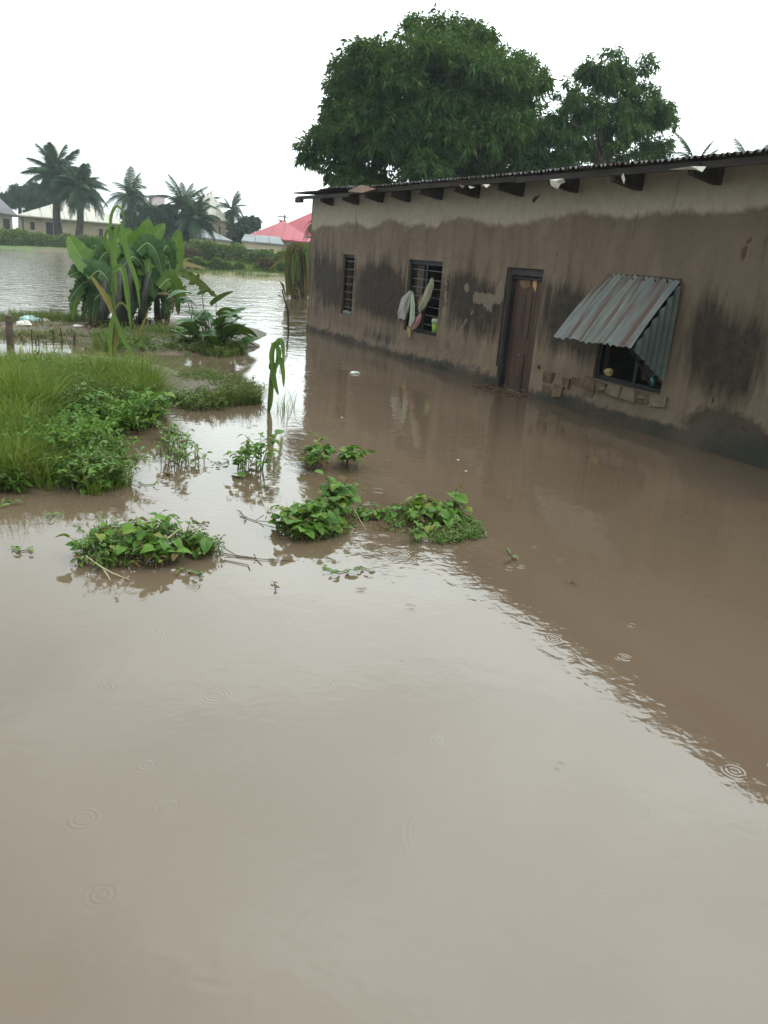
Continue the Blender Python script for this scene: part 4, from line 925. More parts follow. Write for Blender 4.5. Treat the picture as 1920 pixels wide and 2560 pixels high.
def leafy(name, label, cat, px, wpx, dpx, h, nstem, per, size, sets, seed, stemmat=M_STEM, spread=.5, top=False, dry=.07, group=None, skew=None, flat=0):
    """px: image point of the waterline centre; wpx,dpx: half width / half depth in photo pixels"""
    rr = random.Random(seed); c = gp(*px); root = thing(name, label, cat, (c[0], c[1], 0), group); st = MB(); cnt = 0
    for i in range(nstem):
        r_ = math.sqrt(rr.random()); a_ = rr.uniform(0, 6.283)
        b0 = gp(px[0]+wpx*r_*math.cos(a_), px[1]+dpx*r_*math.sin(a_)); hh_ = h*rr.uniform(.45, 1.1)*(1-.45*r_*r_)
        if skew: hh_ *= 1+skew*(r_*math.cos(a_))
        az = rr.uniform(0, 6.283); l = spread*hh_*rr.uniform(.3, 1.4); e = b0+np.array([math.cos(az)*l, math.sin(az)*l, hh_])
        m_ = (b0+e)/2+np.array([-math.cos(az)*l*.2, -math.sin(az)*l*.2, hh_*.12]); st.tube([b0-(0, 0, .02), m_, e], [.004, .0035, .002], 4)
        for k in range(per):
            t = 1-(k/per)*rr.uniform(.5, .95) if not top else 1-(k/per)*.25
            q = (b0*(1-t)**2+2*t*(1-t)*m_+t*t*e); la = az+k*2.4+rr.uniform(-.4, .4); up_z = rr.uniform(-.55, .45) if not flat else rr.uniform(-.1, .15)
            s_ = size*rr.choice((.4, .6, .75, .9, 1.15))*rr.uniform(.8, 1.1); sset = LS_DRY if rr.random() < dry else sets
            place_leaf(rr.choice(sset), root, q+np.array([math.cos(la), math.sin(la), 0])*size*.12, (math.cos(la), math.sin(la), up_z), s_, rr.uniform(-.6, .6)); cnt += 1
    st.build('stems', stemmat, root, kind='stuff' if nstem > 12 else None)
    return root

# banana clump ---------------------------------------------------------
YB = 16.4
bc = gp(300, 828); ban = thing('banana_clump', 'clump of broad torn banana plants rising from the flooded garden', 'banana plant', (bc[0], bc[1], 0))
stems = [(250, 830, 262, 700), (285, 835, 300, 660), (320, 832, 322, 650), (352, 828, 372, 680), (398, 815, 392, 730), (405, 800, 412, 735)]
for i, (x0_, y0_, x1_, y1_) in enumerate(stems):
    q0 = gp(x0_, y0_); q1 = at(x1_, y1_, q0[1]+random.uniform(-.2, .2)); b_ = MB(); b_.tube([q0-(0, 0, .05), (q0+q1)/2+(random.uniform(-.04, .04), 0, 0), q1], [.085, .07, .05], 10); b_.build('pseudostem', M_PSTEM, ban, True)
def banana_leaf(pxs, Y, w, mat, tear=0, seed=0, up=(0, -1, .45), parent=ban, name='leaf', dyy=0):
    P_ = [at(a_, b2, Y+dyy*i/(len(pxs)-1)) for i, (a_, b2) in enumerate(pxs)]
    # smooth resample
    pts = []; n = len(P_); K = 20
    for i in range(K):
        t = i/(K-1)*(n-1); k = min(int(t), n-2); f = t-k
        pm = P_[max(k-1, 0)]; p0 = P_[k]; p1 = P_[k+1]; p2 = P_[min(k+2, n-1)]
        pts.append(.5*((2*p0)+(-pm+p1)*f+(2*pm-5*p0+4*p1-p2)*f*f+(-pm+3*p0-3*p1+p2)*f**3))
    tear = max(tear, .22)
    b_ = MB(); b_.blade(pts, lambda t: w*max(.03, math.sin(math.pi*min(1, .08+t*.92)**.8))**.6, up, .28, tear, seed)
    o = b_.build(name, mat, parent, True)
    r_ = MB(); r_.tube([q for q in pts[::2]]+[pts[-1]], [.017*(1-.8*i/(len(pts[::2]))) for i in range(len(pts[::2])+1)], 4); r_.build('midrib', M_MIDRIB, o if parent is ban else parent); return o
def bl_(pxs, w, mat=L_BANANA, tear=0, dy=0, up=None):
    up = up or (random.uniform(-.4, .4), -1, random.uniform(.2, .9))
    w *= 1.2
    banana_leaf(pxs, YB+dy, w, mat, tear, len(pxs)*7+int(pxs[0][0]), up, dyy=random.uniform(-.3, .3))
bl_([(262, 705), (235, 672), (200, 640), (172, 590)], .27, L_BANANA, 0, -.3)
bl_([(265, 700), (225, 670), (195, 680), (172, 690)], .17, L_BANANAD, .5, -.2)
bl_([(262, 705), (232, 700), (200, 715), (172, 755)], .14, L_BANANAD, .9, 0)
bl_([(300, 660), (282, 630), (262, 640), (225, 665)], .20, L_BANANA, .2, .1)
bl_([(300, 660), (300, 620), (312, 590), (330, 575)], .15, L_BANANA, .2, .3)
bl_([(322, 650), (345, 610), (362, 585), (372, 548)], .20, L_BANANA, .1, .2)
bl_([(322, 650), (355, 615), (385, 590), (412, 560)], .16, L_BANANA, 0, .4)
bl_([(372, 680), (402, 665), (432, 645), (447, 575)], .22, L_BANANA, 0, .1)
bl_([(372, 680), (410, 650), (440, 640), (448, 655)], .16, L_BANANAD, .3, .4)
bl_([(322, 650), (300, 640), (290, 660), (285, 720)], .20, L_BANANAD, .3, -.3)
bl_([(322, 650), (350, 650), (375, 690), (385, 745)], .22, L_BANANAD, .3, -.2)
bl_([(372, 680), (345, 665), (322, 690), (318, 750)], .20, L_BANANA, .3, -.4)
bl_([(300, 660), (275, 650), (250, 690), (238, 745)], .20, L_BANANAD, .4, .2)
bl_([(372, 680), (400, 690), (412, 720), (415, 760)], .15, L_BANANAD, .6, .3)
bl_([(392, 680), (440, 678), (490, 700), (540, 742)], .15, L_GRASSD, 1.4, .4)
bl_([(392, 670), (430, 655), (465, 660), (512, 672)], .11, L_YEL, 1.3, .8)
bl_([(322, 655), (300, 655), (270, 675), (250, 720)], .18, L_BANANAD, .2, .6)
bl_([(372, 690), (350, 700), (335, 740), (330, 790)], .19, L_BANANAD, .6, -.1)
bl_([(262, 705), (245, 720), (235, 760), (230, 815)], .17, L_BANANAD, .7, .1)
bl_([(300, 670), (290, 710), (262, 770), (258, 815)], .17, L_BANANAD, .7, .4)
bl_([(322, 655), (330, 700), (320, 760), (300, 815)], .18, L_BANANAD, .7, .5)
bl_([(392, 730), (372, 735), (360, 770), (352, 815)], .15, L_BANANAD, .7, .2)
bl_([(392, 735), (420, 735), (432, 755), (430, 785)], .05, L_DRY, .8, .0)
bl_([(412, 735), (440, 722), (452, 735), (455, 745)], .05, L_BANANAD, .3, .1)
rr = random.Random(77)
for i in range(50):
    x = rr.uniform(215, 415); y = rr.uniform(625, 750); a_ = rr.uniform(-1, 1)
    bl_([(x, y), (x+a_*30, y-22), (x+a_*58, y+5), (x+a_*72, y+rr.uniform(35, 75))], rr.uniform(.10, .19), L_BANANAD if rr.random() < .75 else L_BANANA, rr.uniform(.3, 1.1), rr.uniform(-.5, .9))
b_ = MB()
for i in range(260):    # dead sheaths and litter at the foot
    x = rr.uniform(215, 420); c = gp(x, rr.uniform(812, 838)); e = c+np.array([rr.uniform(-.25, .25), rr.uniform(-.2, .2), rr.uniform(.02, .6)*rr.random()]); b_.blade([c, (c+e)/2+np.array([0, 0, .08]), e+np.array([rr.uniform(-.1, .1), 0, -.1])], lambda t: .028*math.sin(math.pi*min(1, t+.12)))
b_.build('dead_sheaths', leafmat('rotting_leaf', (.020, .014, .010), (.07, .05, .028), (.10, .09, .03), .1, .8, .1, 3), ban, kind='stuff')

# tall maize plant in front of the bananas ------------------------------
YM = 12.0
mc = gp(283, 900); mz = thing('maize_plant', 'tall maize plant with drooping leaves standing before the banana clump', 'maize plant', (mc[0], mc[1], 0))
b_ = MB(); b_.tube([at(283, 905, YM), at(286, 780, YM), at(277, 640, YM), at(276, 570, YM)], [.022, .02, .014, .008], 8); b_.build('stalk', M_STEM, mz, True)
def mleaf(pxs, w, mat=L_MAIZE, dy=0, up=(.3, -1, .2), parent=mz, Y=YM, K=12):
    P_ = [at(a_, b2, Y+dy) for a_, b2 in pxs]; pts = []; n = len(P_)
    for i in range(K):
        t = i/(K-1)*(n-1); k = min(int(t), n-2); f = t-k; pm = P_[max(k-1, 0)]; p0 = P_[k]; p1 = P_[k+1]; p2 = P_[min(k+2, n-1)]
        pts.append(.5*((2*p0)+(-pm+p1)*f+(2*pm-5*p0+4*p1-p2)*f*f+(-pm+3*p0-3*p1+p2)*f**3))
    w *= .72 if Y == YM else 1.15
    b_ = MB(); b_.blade(pts, lambda t: w*max(.02, min(1, (t+.1)*3))*(1-t**3)**.8+.002, up, .35); return b_.build('leaf', mat, parent, True)
mleaf([(277, 620), (276, 550), (290, 516), (306, 530), (311, 565)], .028)
mleaf([(276, 600), (280, 565), (284, 640), (291, 740)], .075, dy=-.12)
mleaf([(277, 640), (300, 560), (318, 640), (340, 700), (350, 775)], .055, dy=.1)
mleaf([(285, 790), (262, 740), (245, 715), (229, 690)], .055, L_YEL, dy=-.1)
mleaf([(286, 785), (270, 740), (262, 750), (255, 720)], .045, L_MAIZE, dy=.05)
mleaf([(280, 680), (305, 670), (318, 740), (328, 825)], .06, dy=-.2)
mleaf([(286, 775), (300, 757), (314, 765), (322, 783)], .02, L_YEL, dy=-.1)
mleaf([(286, 785), (300, 830), (318, 865), (345, 905)], .05, dy=-.15)
mleaf([(284, 785), (276, 820), (275, 860), (278, 905)], .05, dy=-.2)
mleaf([(286, 785), (292, 820), (288, 860), (284, 905)], .045, L_YEL, dy=-.1)
mleaf([(345, 845), (355, 815), (366, 790), (372, 768)], .022, L_YEL, dy=.3)
mleaf([(278, 650), (262, 600), (272, 575), (276, 640)], .03, dy=.15)
# broken small maize plant standing in the open water
YH = 8.13
hc = gp(672, 1030); hz = thing('maize_plant', 'broken topped maize stalk with folded leaves standing alone in open water', 'maize plant', (hc[0], hc[1], 0))
b_ = MB(); b_.tube([at(671, 1036, YH), at(676, 950, YH), at(685, 870, YH)], [.016, .017, .012], 8); b_.build('stalk', M_STEM, hz, True)
for q in ([(672, 1030), (677, 975), (681, 930)], [(675, 960), (684, 930), (690, 905)], [(683, 925), (678, 890), (684, 862), (692, 856)], [(690, 862), (696, 880), (693, 905), (688, 925)], [(688, 870), (697, 853), (706, 862), (709, 912)], [(690, 900), (700, 900), (707, 930), (709, 968)], [(679, 915), (684, 950), (688, 965), (696, 988)], [(682, 900), (677, 915), (675, 925)]):
    mleaf(q, .030, L_MAIZE, random.uniform(-.03, .03), parent=hz, Y=YH)
for q in ([(680, 866), (678, 856)], [(688, 862), (690, 850)], [(695, 858), (700, 850)], [(700, 862), (706, 853)]):
    mleaf(q, .006, L_YEL, 0, parent=hz, Y=YH, K=4)

# taro patch ---------------------------------------------------------
rr = random.Random(4)
tc_ = gp(550, 862); taro = thing('taro_patch', 'dark green taro plants with arrow shaped leaves at the water edge', 'taro', (tc_[0], tc_[1], 0))
st = MB()
tl = [(465, 735, 1), (478, 760, 1), (505, 735, 1), (540, 755, 1.1), (525, 790, 1), (560, 800, 1), (580, 790, 1), (500, 800, 1), (480, 810, 1)]
for i in range(62):
    if i < len(tl): x, y, s_ = tl[i]
    else: x = rr.gauss(548, 38); y = 760+abs(x-540)*.55+rr.uniform(10, 95); s_ = rr.uniform(.7, 1.1)
    if x > 625 or y > 868 or x < 455: continue
    Yd = 13.4+rr.uniform(-.5, .6); q = at(x, y, Yd); b0 = gp(545+(x-545)*.7, 858+rr.uniform(-12, 8)); q[2] = max(q[2], .06)
    st.tube([b0, (b0+q)/2+(0, 0, .06), q], [.012, .009, .006], 5)
    a_ = math.atan2(rr.uniform(-1, .3), (x-540)/40+rr.uniform(-.6, .6)); el = rr.uniform(-.1, .9)
    place_leaf(rr.choice(LS_TARO), taro, q-np.array([math.cos(a_), math.sin(a_), el])*.08, (math.cos(a_), math.sin(a_), el), .42*s_, rr.uniform(-.7, .7))
st.build('leaf_stalks', M_STEM, taro, kind='stuff')
q = gp(590, 866); place_leaf(LS_TARO[1], taro, q+(0, 0, .06), (1, -.25, -.05), .42, .2)

# ------------------------------------------------------------------ grass masses and weeds on the left
def weeds(name, label, pts, n, h, leaf, mat, seed, world=False, nst=260, wr=.5, cat='weeds', dome=.8):
    """dense mass of small leafy stems: stems and their leaves in one mesh"""
    rng = np.random.default_rng(seed); P2 = np.array([gp(*q)[:2] for q in pts]); lo = P2.min(0); hi = P2.max(0); out = []
    while sum(map(len, out)) < nst:
        q = lo+(hi-lo)*rng.random((nst*2, 2)); ins = np.zeros(len(q), bool); j = len(P2)-1
        for i in range(len(P2)):
            xi_, yi_ = P2[i]; xj, yj = P2[j]; ins ^= ((yi_ > q[:, 1]) != (yj > q[:, 1])) & (q[:, 0] < (xj-xi_)*(q[:, 1]-yi_)/(yj-yi_+1e-12)+xi_); j = i
        ins &= fbm(q[:, 0]*2.4, q[:, 1]*2.4, seed, 3) > rng.random(len(q))*.25+.37
        out.append(q[ins])
    q = np.concatenate(out)[:nst]; H = h*(.35+1.2*fbm(q[:, 0]*1.6, q[:, 1]*1.6, seed+2, 2))*(.5+.7*rng.random(nst)); a_ = rng.random(nst)*6.283; ll = H*(.1+.7*rng.random(nst))
    Ln = np.stack([np.cos(a_)*ll, np.sin(a_)*ll, 0*a_], 1); B0 = np.concatenate([q, np.full((nst, 1), -.01)], 1)
    V1, F1 = blade_cloud(B0, H, Ln, np.full(nst, .006), 3)
    k = n//nst; t = .2+.85*rng.random((nst, k)); t = np.minimum(t, 1)
    P_ = B0[:, None]+np.array([0, 0, 1.])*(H[:, None]*(t-.3*t*t))[..., None]+Ln[:, None]*(t**1.8)[..., None]; P_ = P_.reshape(-1, 3)
    D_ = rng.normal(size=P_.shape); D_[:, 2] = D_[:, 2]*.5+.15; L_ = leaf*(.5+.9*rng.random(len(P_)))
    V2, F2 = leaf_cloud(P_, D_, L_, L_*wr, .2)
    F2q = np.concatenate([F2[:len(P_)], np.zeros((len(P_), 1), int)], 1); F2q = np.arange(len(P_))[:, None]*4+np.array([[0, 1, 2, 3]])
    return tagp(make(name, np.concatenate([V1, V2]), np.concatenate([F1, F2q+len(V1)]), mat), label, cat, kind='stuff')
TG = [(-80, 1045), (-80, 950), (60, 945), (200, 945), (300, 950), (385, 975), (398, 1010), (370, 1035), (250, 1050), (100, 1050)]
grass('tall_grass', 'tall bright green grass mass filling the left of the flooded garden', TG, 16000, .45, L_GRASS, 51, .011, .9)
grass('tall_grass', 'darker lower blades under the tall grass at left', TG, 6000, .30, L_WEED, 52, .016, .9)
weeds('tall_weeds', 'leafy green weeds growing through the tall grass at left', [(-80, 1055), (-80, 960), (200, 955), (395, 975), (400, 1030), (250, 1060)], 4500, .42, .06, L_WEED, 151, nst=190, wr=.3)
weeds('tall_weeds', 'light green weeds along the front of the tall grass', [(120, 1075), (200, 1050), (400, 1030), (415, 1060), (330, 1090), (200, 1095)], 5000, .36, .06, L_VINE, 152, nst=200, wr=.4)
grass('tall_grass', 'long leaning grass blades at the far left of the garden', [(-90, 1150), (-90, 1000), (60, 1000), (130, 1060), (90, 1150)], 2600, .52, L_GRASS, 153, .014, .8)
weeds('low_weeds', 'dense green weeds at the lower left water edge', [(-80, 1235), (-80, 1140), (60, 1130), (180, 1150), (300, 1185), (325, 1215), (250, 1235), (100, 1235)], 9000, .27, .055, L_WEED, 154, nst=400, wr=.32)
weeds('low_weeds', 'pale green weeds above the lower left water edge', [(60, 1180), (60, 1120), (240, 1110), (300, 1150), (280, 1190)], 5000, .34, .055, L_VINE, 155, nst=220, wr=.4)
grass('grass_tuft', 'coarse grass mixed with weeds at the lower left water edge', [(-60, 1225), (-60, 1130), (60, 1120), (150, 1150), (290, 1185), (330, 1215), (250, 1240), (100, 1235)], 6500, .32, L_GRASS, 53, .008, .9)
weeds('mound_weeds', 'yellowish weeds covering the small soil mound', [(430, 1010), (430, 950), (520, 940), (640, 985), (655, 1015), (560, 1030), (470, 1030)], 6500, .22, .04, L_GRASSD, 156, nst=330, wr=.35)
weeds('mound_weeds', 'tangled weeds and wet leaves on the mound before the taro', [(330, 870), (440, 848), (600, 866), (612, 885), (540, 892), (440, 880)], 4500, .20, .06, L_GRASSD, 157, nst=240, wr=.35)
grass('grass_tuft', 'sparse low grass and sprouts on the mud around the banana clump', [(-60, 850), (-60, 800), (150, 805), (420, 815), (600, 850), (600, 885), (440, 885), (250, 870), (100, 850)], 9000, .15, L_GRASSD, 170, .012, 1.0)
weeds('low_weeds', 'small weeds on the mud around the banana clump', [(230, 870), (240, 830), (420, 820), (470, 850), (440, 885), (300, 880)], 3500, .24, .06, L_WEED, 171, nst=200, wr=.4)
grass('grass_tuft', 'low grass on the mud strip behind the tall grass', [(-60, 800), (120, 790), (230, 800), (230, 815), (-60, 812)], 2600, .22, L_GRASSD, 54, .014, .5)
grass('grass_tuft', 'trampled yellowish grass on the mound before the taro', [(330, 850), (440, 845), (600, 868), (610, 885), (560, 895), (460, 890), (440, 875), (340, 870)], 5200, .15, L_GRASSD, 55, .012, 1.1)
grass('grass_tuft', 'wet grass on the small soil mound left of the lone maize stalk', [(455, 1005), (440, 955), (520, 935), (640, 985), (655, 1010), (600, 1015), (520, 1025)], 5200, .18, L_GRASSD, 56, .009, 1.0)
grass('grass_tuft', 'thin grass blades under the banana clump and maize', [(230, 880), (240, 845), (440, 840), (430, 860), (330, 885)], 3000, .28, L_GRASSD, 57, .010, .7)
grass('reed_tuft', 'few thin reeds in the water right of the broken maize stalk', [(690, 1022), (735, 1015), (740, 1035), (695, 1038)], 26, .28, L_WEED, 58, .008, .4, cat='reeds')
leafy('weed_clump', 'broad leaved weeds in front of the tall grass, near its middle', 'weeds', (255, 1060), 60, 12, .36, 26, 9, .075, LS_VINE, 61)
leafy('weed_clump', 'bright weeds at the right end of the tall grass', 'weeds', (385, 1060), 38, 16, .34, 16, 8, .08, LS_VINE, 62)
leafy('weed_clump', 'dense green weeds at the lower edge of the left grass', 'weeds', (200, 1215), 90, 22, .24, 34, 8, .055, LS_VINE, 63)
leafy('weed_clump', 'upright weeds with narrow leaves above the lower left water edge', 'weeds', (240, 1170), 60, 14, .30, 20, 9, .07, LS_WEED, 64)
leafy('weed_clump', 'weeds cut by the left edge of the photo', 'weeds', (45, 1185), 60, 20, .24, 26, 8, .06, LS_WEED, 65)
leafy('weed_clump', 'loose drooping weeds in open water left of centre', 'weeds', (460, 1150), 62, 28, .24, 26, 8, .06, LS_WEED, 66, skew=-.6)
leafy('weed_clump', 'pale leaved weeds just above the loose drooping weeds', 'weeds', (425, 1105), 28, 12, .18, 10, 8, .06, LS_WEED, 67)
leafy('weed_clump', 'dark twiggy weeds on the soil mound beside the broken maize', 'weeds', (590, 1000), 70, 16, .30, 22, 6, .06, LS_NARROW, 68, M_ROOT, dry=.3)
leafy('weed_clump', 'yellowish green weeds on the left part of the soil mound', 'weeds', (495, 1010), 50, 14, .26, 24, 8, .055, LS_WEED, 69)
leafy('weed_clump', 'low weeds with small leaves at the foot of the taro', 'weeds', (455, 850), 30, 8, .24, 14, 7, .10, LS_VINE, 70)
leafy('sweet_potato_vine', 'small leafy plant with round leaf near the centre left of the flood', 'vine plant', (622, 1172), 46, 24, .30, 22, 6, .07, LS_VINE, 71, skew=.3)
place_leaf(LS_VINE[0], None, gp(592, 1190)+(0, 0, .02), (.3, -1, .1), .11); _o = bpy.context.scene.collection.objects[-1]; tagp(_o, 'large round green leaf floating beside the centre left plant', 'leaf')
leafy('sweet_potato_vine', 'umbrella shaped leafy plant standing alone nearest the house reflection', 'vine plant', (832, 1168), 70, 16, .23, 22, 7, .092, LS_VINE, 72, M_ROOT, top=True)
leafy('sweet_potato_vine', 'bushy heart leaved vine clump left of centre foreground', 'vine plant', (770, 1325), 72, 30, .20, 30, 7, .080, LS_VINE, 73, M_ROOT)
leafy('sweet_potato_vine', 'taller curled vine shoots behind the bushy clump', 'vine plant', (832, 1285), 44, 14, .27, 16, 7, .088, LS_VINE, 74, M_ROOT)
leafy('sweet_potato_vine', 'thin trailing vine joining the two foreground clumps', 'vine plant', (930, 1290), 50, 10, .09, 14, 5, .05, LS_VINE, 75, M_ROOT)
leafy('sweet_potato_vine', 'spreading vine clump with pointed leaves at the centre right', 'vine plant', (1065, 1305), 84, 24, .18, 28, 6, .08, LS_VINE, 76, M_ROOT)
leafy('sweet_potato_vine', 'single upright rolled leaf shoot at the right of the vine clump', 'vine plant', (1130, 1290), 14, 6, .24, 5, 6, .085, LS_VINE, 77, M_ROOT, spread=.15)
leafy('fine_weed', 'feathery fine weed at the far right of the vine clump', 'weeds', (1135, 1330), 70, 22, .08, 30, 8, .025, LS_NARROW, 78)
leafy('sweet_potato_vine', 'small standing leaf just below the spreading vine clump', 'vine plant', (1045, 1355), 8, 4, .13, 3, 4, .08, LS_VINE, 79, spread=.2)
leafy('uprooted_vine', 'uprooted vine heap with pale bare roots at the lower left foreground', 'vine plant', (360, 1385), 160, 38, .21, 58, 5, .070, LS_VINE, 80, M_ROOT, dry=.12, skew=.1)
leafy('uprooted_vine', 'smaller tangled leaves at the right end of the lower left heap', 'vine plant', (505, 1375), 50, 16, .12, 16, 6, .04, LS_WEED, 81, M_ROOT)
leafy('uprooted_vine', 'dark muddy leaves at the left tip of the lower left heap', 'vine plant', (225, 1400), 32, 34, .10, 14, 5, .045, LS_WEED, 82, M_ROOT, dry=.3)
weeds('fine_growth', 'fine stems and small leaves tangled in the lower left vine heap', [(205, 1400), (230, 1350), (400, 1345), (540, 1365), (560, 1385), (420, 1412), (260, 1430)], 2400, .15, .028, L_WEED, 160, nst=230, wr=.4)
weeds('fine_growth', 'fine dry stems tangled in the lower left vine heap', [(200, 1405), (230, 1350), (400, 1350), (560, 1380), (420, 1415), (250, 1440)], 700, .13, .03, L_DRY, 161, nst=110, wr=.3)
weeds('fine_growth', 'fine small leaves around the bushy centre clump', [(690, 1330), (730, 1290), (860, 1290), (900, 1300), (860, 1345), (760, 1365)], 1300, .13, .028, L_WEED, 162, nst=120, wr=.4)
weeds('fine_growth', 'fine small leaves trailing right of the spreading vine clump', [(960, 1305), (1050, 1275), (1180, 1300), (1215, 1345), (1100, 1365), (1000, 1340)], 2200, .10, .026, L_WEED, 163, nst=220, wr=.35)
weeds('fine_growth', 'dark wet stems under the centre clumps', [(690, 1340), (740, 1300), (900, 1285), (1180, 1300), (1150, 1350), (900, 1320), (800, 1360)], 500, .07, .03, L_DRY, 164, nst=120, wr=.3)
def roots(label, lines_, name='bare_root', r_=.004, mat=None, cat='root', group=None):
    b_ = MB()
    for L_ in lines_: b_.tube([gp(x, y, z) for x, y, z in L_], [r_*(1-.5*i/len(L_)) for i in range(len(L_))], 5)
    return tagp(b_.build(name, mat or simple('pale_root', (.30, .24, .14), (.42, .35, .22), 20, .7, 0)), label, cat, group)
roots('pale root arching over the right of the lower left heap', [[(385, 1345, .12), (415, 1340, .15), (425, 1360, .11), (410, 1380, .05), (407, 1412, .01)], [(420, 1345, .14), (445, 1325, .13), (470, 1318, .10)], [(350, 1325, .15), (400, 1342, .15)]])
roots('pale root trailing from the bottom of the lower left heap', [[(215, 1390, .06), (250, 1415, .05), (280, 1432, .02), (325, 1450, .005)], [(255, 1418, .04), (270, 1440, .01), (275, 1450, .004)]])
roots('dark vine trailing between the heap and the centre clump', [[(555, 1382, .006), (600, 1392, .006), (660, 1398, .006), (700, 1400, .006), (740, 1402, .004)], [(560, 1400, .004), (620, 1412, .006), (625, 1425, .004)], [(635, 1385, .03), (640, 1398, .004), (655, 1412, .004)], [(690, 1385, .03), (695, 1402, .004)]], 'trailing_vine', .003, M_ROOT, 'vine')
roots('dark vine reaching left from the bushy clump', [[(600, 1290, .004), (640, 1302, .006), (690, 1305, .02), (715, 1300, .05)], [(660, 1288, .04), (640, 1300, .006)]], 'trailing_vine', .003, M_ROOT, 'vine')
roots('dark vine reaching right from the lower left heap', [[(560, 1370, .03), (590, 1388, .006), (640, 1395, .004)]], 'trailing_vine', .003, M_ROOT, 'vine')
_r = roots('long thin pale stem', [[(860, 1220, .14), (880, 1260, .09), (900, 1300, .03), (915, 1325, .0)]], 'thin_vine', .0025, None, 'vine'); _r['label'] = 'long thin pale vine leaning beside the taller curled shoots'

def sprig(label, pts, size, sets=LS_WEED, seed=0, name='floating_sprig', group=None):
    rr = random.Random(seed); c = gp(*pts[0]); root = thing(name, label, 'sprig', (c[0], c[1], 0), group)
    b_ = MB(); b_.tube([gp(x, y, .006) for x, y in pts], .003, 4); b_.build('stem', M_ROOT, root)
    for k, (x, y) in enumerate(pts):
        for j in range(2):
            a_ = rr.uniform(0, 6.28); place_leaf(rr.choice(sets), root, gp(x, y, .01+.01*j), (math.cos(a_), math.sin(a_), rr.uniform(-.05, .35)), size*rr.uniform(.6, 1.2), rr.uniform(-.5, .5))
sprig('floating leafy sprig below the bushy centre clump', [(810, 1418), (830, 1425), (850, 1430), (870, 1425)], .055, seed=1)
sprig('floating curled sprig right of the sprig below the bushy clump', [(885, 1420), (905, 1417), (922, 1424)], .045, seed=2)
sprig('small sprig under the lower left heap on its right', [(455, 1425), (478, 1432), (498, 1428)], .045, seed=3)
sprig('pair of small leaves floating at the far left edge', [(30, 1372), (45, 1378), (72, 1374)], .05, seed=4)
sprig('small green shoot standing in water at the left, above the leaf pair', [(130, 1285), (136, 1290)], .06, LS_NARROW, 5)
sprig('dark shoot at the left edge under the lower grass', [(20, 1250), (28, 1260)], .08, LS_NARROW, 6)
sprig('green shoot floating below the loose drooping weeds', [(655, 1215), (675, 1218), (698, 1224)], .05, seed=7)
sprig('curled dry leaf shoot left of the centre left plant', [(422, 1185), (426, 1198)], .07, LS_DRY, 8)
sprig('bent dry shoot below the curled dry leaf', [(452, 1225), (456, 1235)], .06, LS_DRY, 9)
sprig('dark leaves floating between the weeds and the centre left plant', [(535, 1155), (552, 1160), (572, 1152)], .06, LS_WEED, 10)
sprig('floating twig with leaves right of the lower left grass', [(345, 1205), (362, 1212), (385, 1210)], .04, LS_WEED, 11)
sprig('dark bits floating right of the vine clump', [(1262, 1408), (1275, 1402), (1282, 1395)], .025, LS_DRY, 12)
sprig('dark insect sized bits on the brown water', [(1425, 1452), (1436, 1456)], .03, LS_DRY, 13)
sprig('grass fragment on the water right of the fine weed', [(1268, 1375), (1280, 1390)], .05, LS_NARROW, 14)
sprig('dark bits among the trailing vines at left', [(480, 1300), (500, 1310), (515, 1305)], .04, LS_DRY, 15)
sprig('single twig floating in the open foreground', [(685, 1455), (690, 1468)], .03, LS_DRY, 16)
sprig('small dead leaves beside the bushy clump on its left', [(600, 1278), (612, 1292)], .035, LS_DRY, 17)
# white scrap floating in front of the house
o = lump('floating_scrap', 'white plastic scrap floating in front of the barred windows', 'plastic', gp(886, 934)+(0, 0, .012), .085, simple('white_plastic', (.5, .5, .48), (.65, .65, .62), 5, .4, 0), (1, .55, .25), 8)
for i, (x, y) in enumerate(((855, 1044), (1145, 1150), (1165, 1178))):
    o = lump('foam_bubble', 'tiny pale foam bubble on the brown water', 'foam', gp(x, y)+(0, 0, .002), .013, M_SCRAP, (1, .8, .2), 20+i); o['group'] = 'foam bubbles on the brown water'

# ------------------------------------------------------------------ left debris strip, post, stick, dead banana
c = gp(28, 872); post = MB(); post.tube([(c[0], c[1], -.2), (c[0]-.01, c[1], .25), (c[0]+.005, c[1], .48)], [.055, .052, .05], 9); tagp(post.build('wooden_post', M_WOOD), 'short weathered post standing in the grass at the left edge', 'post')
b_ = MB(); rr = random.Random(90)
for i in range(420):
    q = gp(rr.uniform(-20, 430), rr.uniform(805, 850)+(8 if rr.random() < .5 else 0)); a_ = rr.uniform(0, 6.28); l = rr.uniform(.08, .3); d = np.array([math.cos(a_), math.sin(a_), rr.uniform(-.05, .5)])*l; q[2] = .03
    b_.blade([q, q+d*.5, q+d], lambda t: .022*math.sin(math.pi*min(1, t+.1)))
tagp(b_.build('flood_litter', L_DRY), 'brown plant litter washed up beside the banana clump', 'litter', kind='stuff')
for i, (x, y, r_, m_, lb) in enumerate(((75, 812, .16, simple('blue_plastic', (.25, .42, .42), (.4, .5, .5), 6, .5, .2), 'pale blue plastic bag on the litter strip at left'), (60, 822, .12, M_SCRAP, 'white plastic bag beside the pale blue one'), (195, 828, .07, M_SCRAP, 'cream plastic scrap at the right end of the litter strip'), (110, 812, .08, M_SCRAP, 'small whitish scrap in the middle of the litter strip'), (470, 855, .07, M_SCRAP, 'white scrap left of the taro'), (505, 858, .06, M_SCRAP, 'white scrap right under the taro leaves'))):
    q = gp(x, y); lump('plastic_bag', lb, 'plastic bag', (q[0], q[1], .08), r_, m_, (1.2, .9, .55), 40+i)
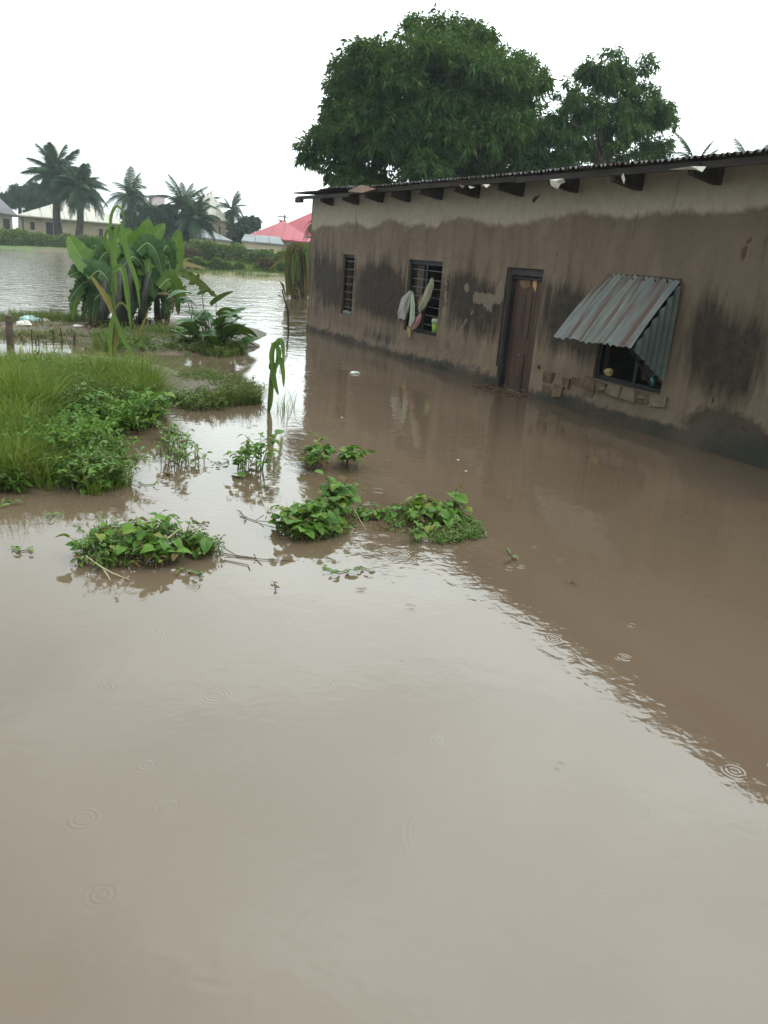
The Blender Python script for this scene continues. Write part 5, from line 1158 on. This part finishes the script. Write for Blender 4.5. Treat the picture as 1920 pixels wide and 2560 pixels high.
for i in range(11):
    x = 85+i*10.5+random.uniform(-9, 9); q = gp(x, 862+random.uniform(-4, 4)); b_ = MB(); hh_ = random.uniform(.05, .26); b_.tube([q-(0, 0, .05), q+(random.uniform(-.03, .03), 0, hh_)], .008, 5)
    o = b_.build('thin_stake', M_RAFTER); tagp(o, 'thin dark stem poking out of the puddle behind the tall grass', 'stem', 'thin dark stems in the puddle behind the tall grass')
q = gp(722, 835); b_ = MB(); tp = at(705, 724, q[1]); b_.tube([q-(0, 0, .2), (q+tp)/2+(.06, 0, 0), tp], [.022, .02, .016], 6)
stick = b_.build('leaning_stick', M_BARK); tagp(stick, 'thin dark stick leaning in the flood near the house corner', 'stick')
b_ = MB(); k_ = at(707, 745, q[1]); b_.tube([k_, at(695, 737, q[1])], .01, 5); b_.build('twig', M_BARK, stick)
# dead banana plant
dq = gp(745, 745); db = thing('dead_banana_plant', 'wilted brown banana plant beside the house corner', 'banana plant', (dq[0], dq[1], 0)); YD = 28.9; rr = random.Random(8)
for x in (738, 748, 758):
    b_ = MB(); q0 = gp(x, 743); b_.tube([q0-(0, 0, .1), at(x-2, 690, q0[1]), at(x+1, 650, q0[1])], [.16, .13, .09], 8); b_.build('pseudostem', M_BARK, db, True)
for i in range(30):
    x = 745+rr.uniform(-10, 12); y = rr.uniform(630, 660); e = rr.uniform(-1, 1)
    mleaf([(x, y), (x+e*16, y-12), (x+e*26, y+25), (x+e*24, y+rr.uniform(55, 95))], .12, L_DRY if i % 3 else L_GRASSD, rr.uniform(-.5, .5), parent=db, Y=YD)
for i in range(16):
    x = 748+rr.uniform(-8, 12); e = rr.uniform(-1, 1); mleaf([(x, 640), (x+e*14, 620), (x+e*26, 622), (x+e*32, 645)], .16, L_GRASSD, rr.uniform(-.5, .5), parent=db, Y=YD)
mleaf([(745, 640), (725, 636), (700, 650), (672, 675)], .07, L_YEL, 0, parent=db, Y=YD); mleaf([(745, 640), (730, 632), (700, 633), (680, 640)], .05, L_GRASSD, .2, parent=db, Y=YD)
for i in range(40):
    q = gp(rr.uniform(712, 772), rr.uniform(725, 748)); e = q+np.array([rr.uniform(-.6, .6), rr.uniform(-.3, .3), rr.uniform(.1, .6)]); b_ = MB(); b_.blade([q, (q+e)/2+np.array([0, 0, .15]), e], lambda t: .10*math.sin(math.pi*min(1, t+.1))); b_.build('dead_leaf', L_DRY, db)
hz = MB(); hz.box((-420, -70, -1.6), (420, 440, 22)); hzo = hz.build('haze', None); hzo['kind'] = 'stuff'
hm = bpy.data.materials.new('rain_haze'); hm.use_nodes = True; hn = hm.node_tree; hn.nodes.clear()
pv_ = hn.nodes.new('ShaderNodeVolumePrincipled'); pv_.inputs['Color'].default_value = (.86, .93, 1, 1); pv_.inputs['Density'].default_value = .0007; pv_.inputs['Anisotropy'].default_value = .2
ho = hn.nodes.new('ShaderNodeOutputMaterial'); hn.links.new(pv_.outputs[0], ho.inputs['Volume']); hzo.data.materials.clear(); hzo.data.materials.append(hm)
print('objects', len(bpy.data.objects))
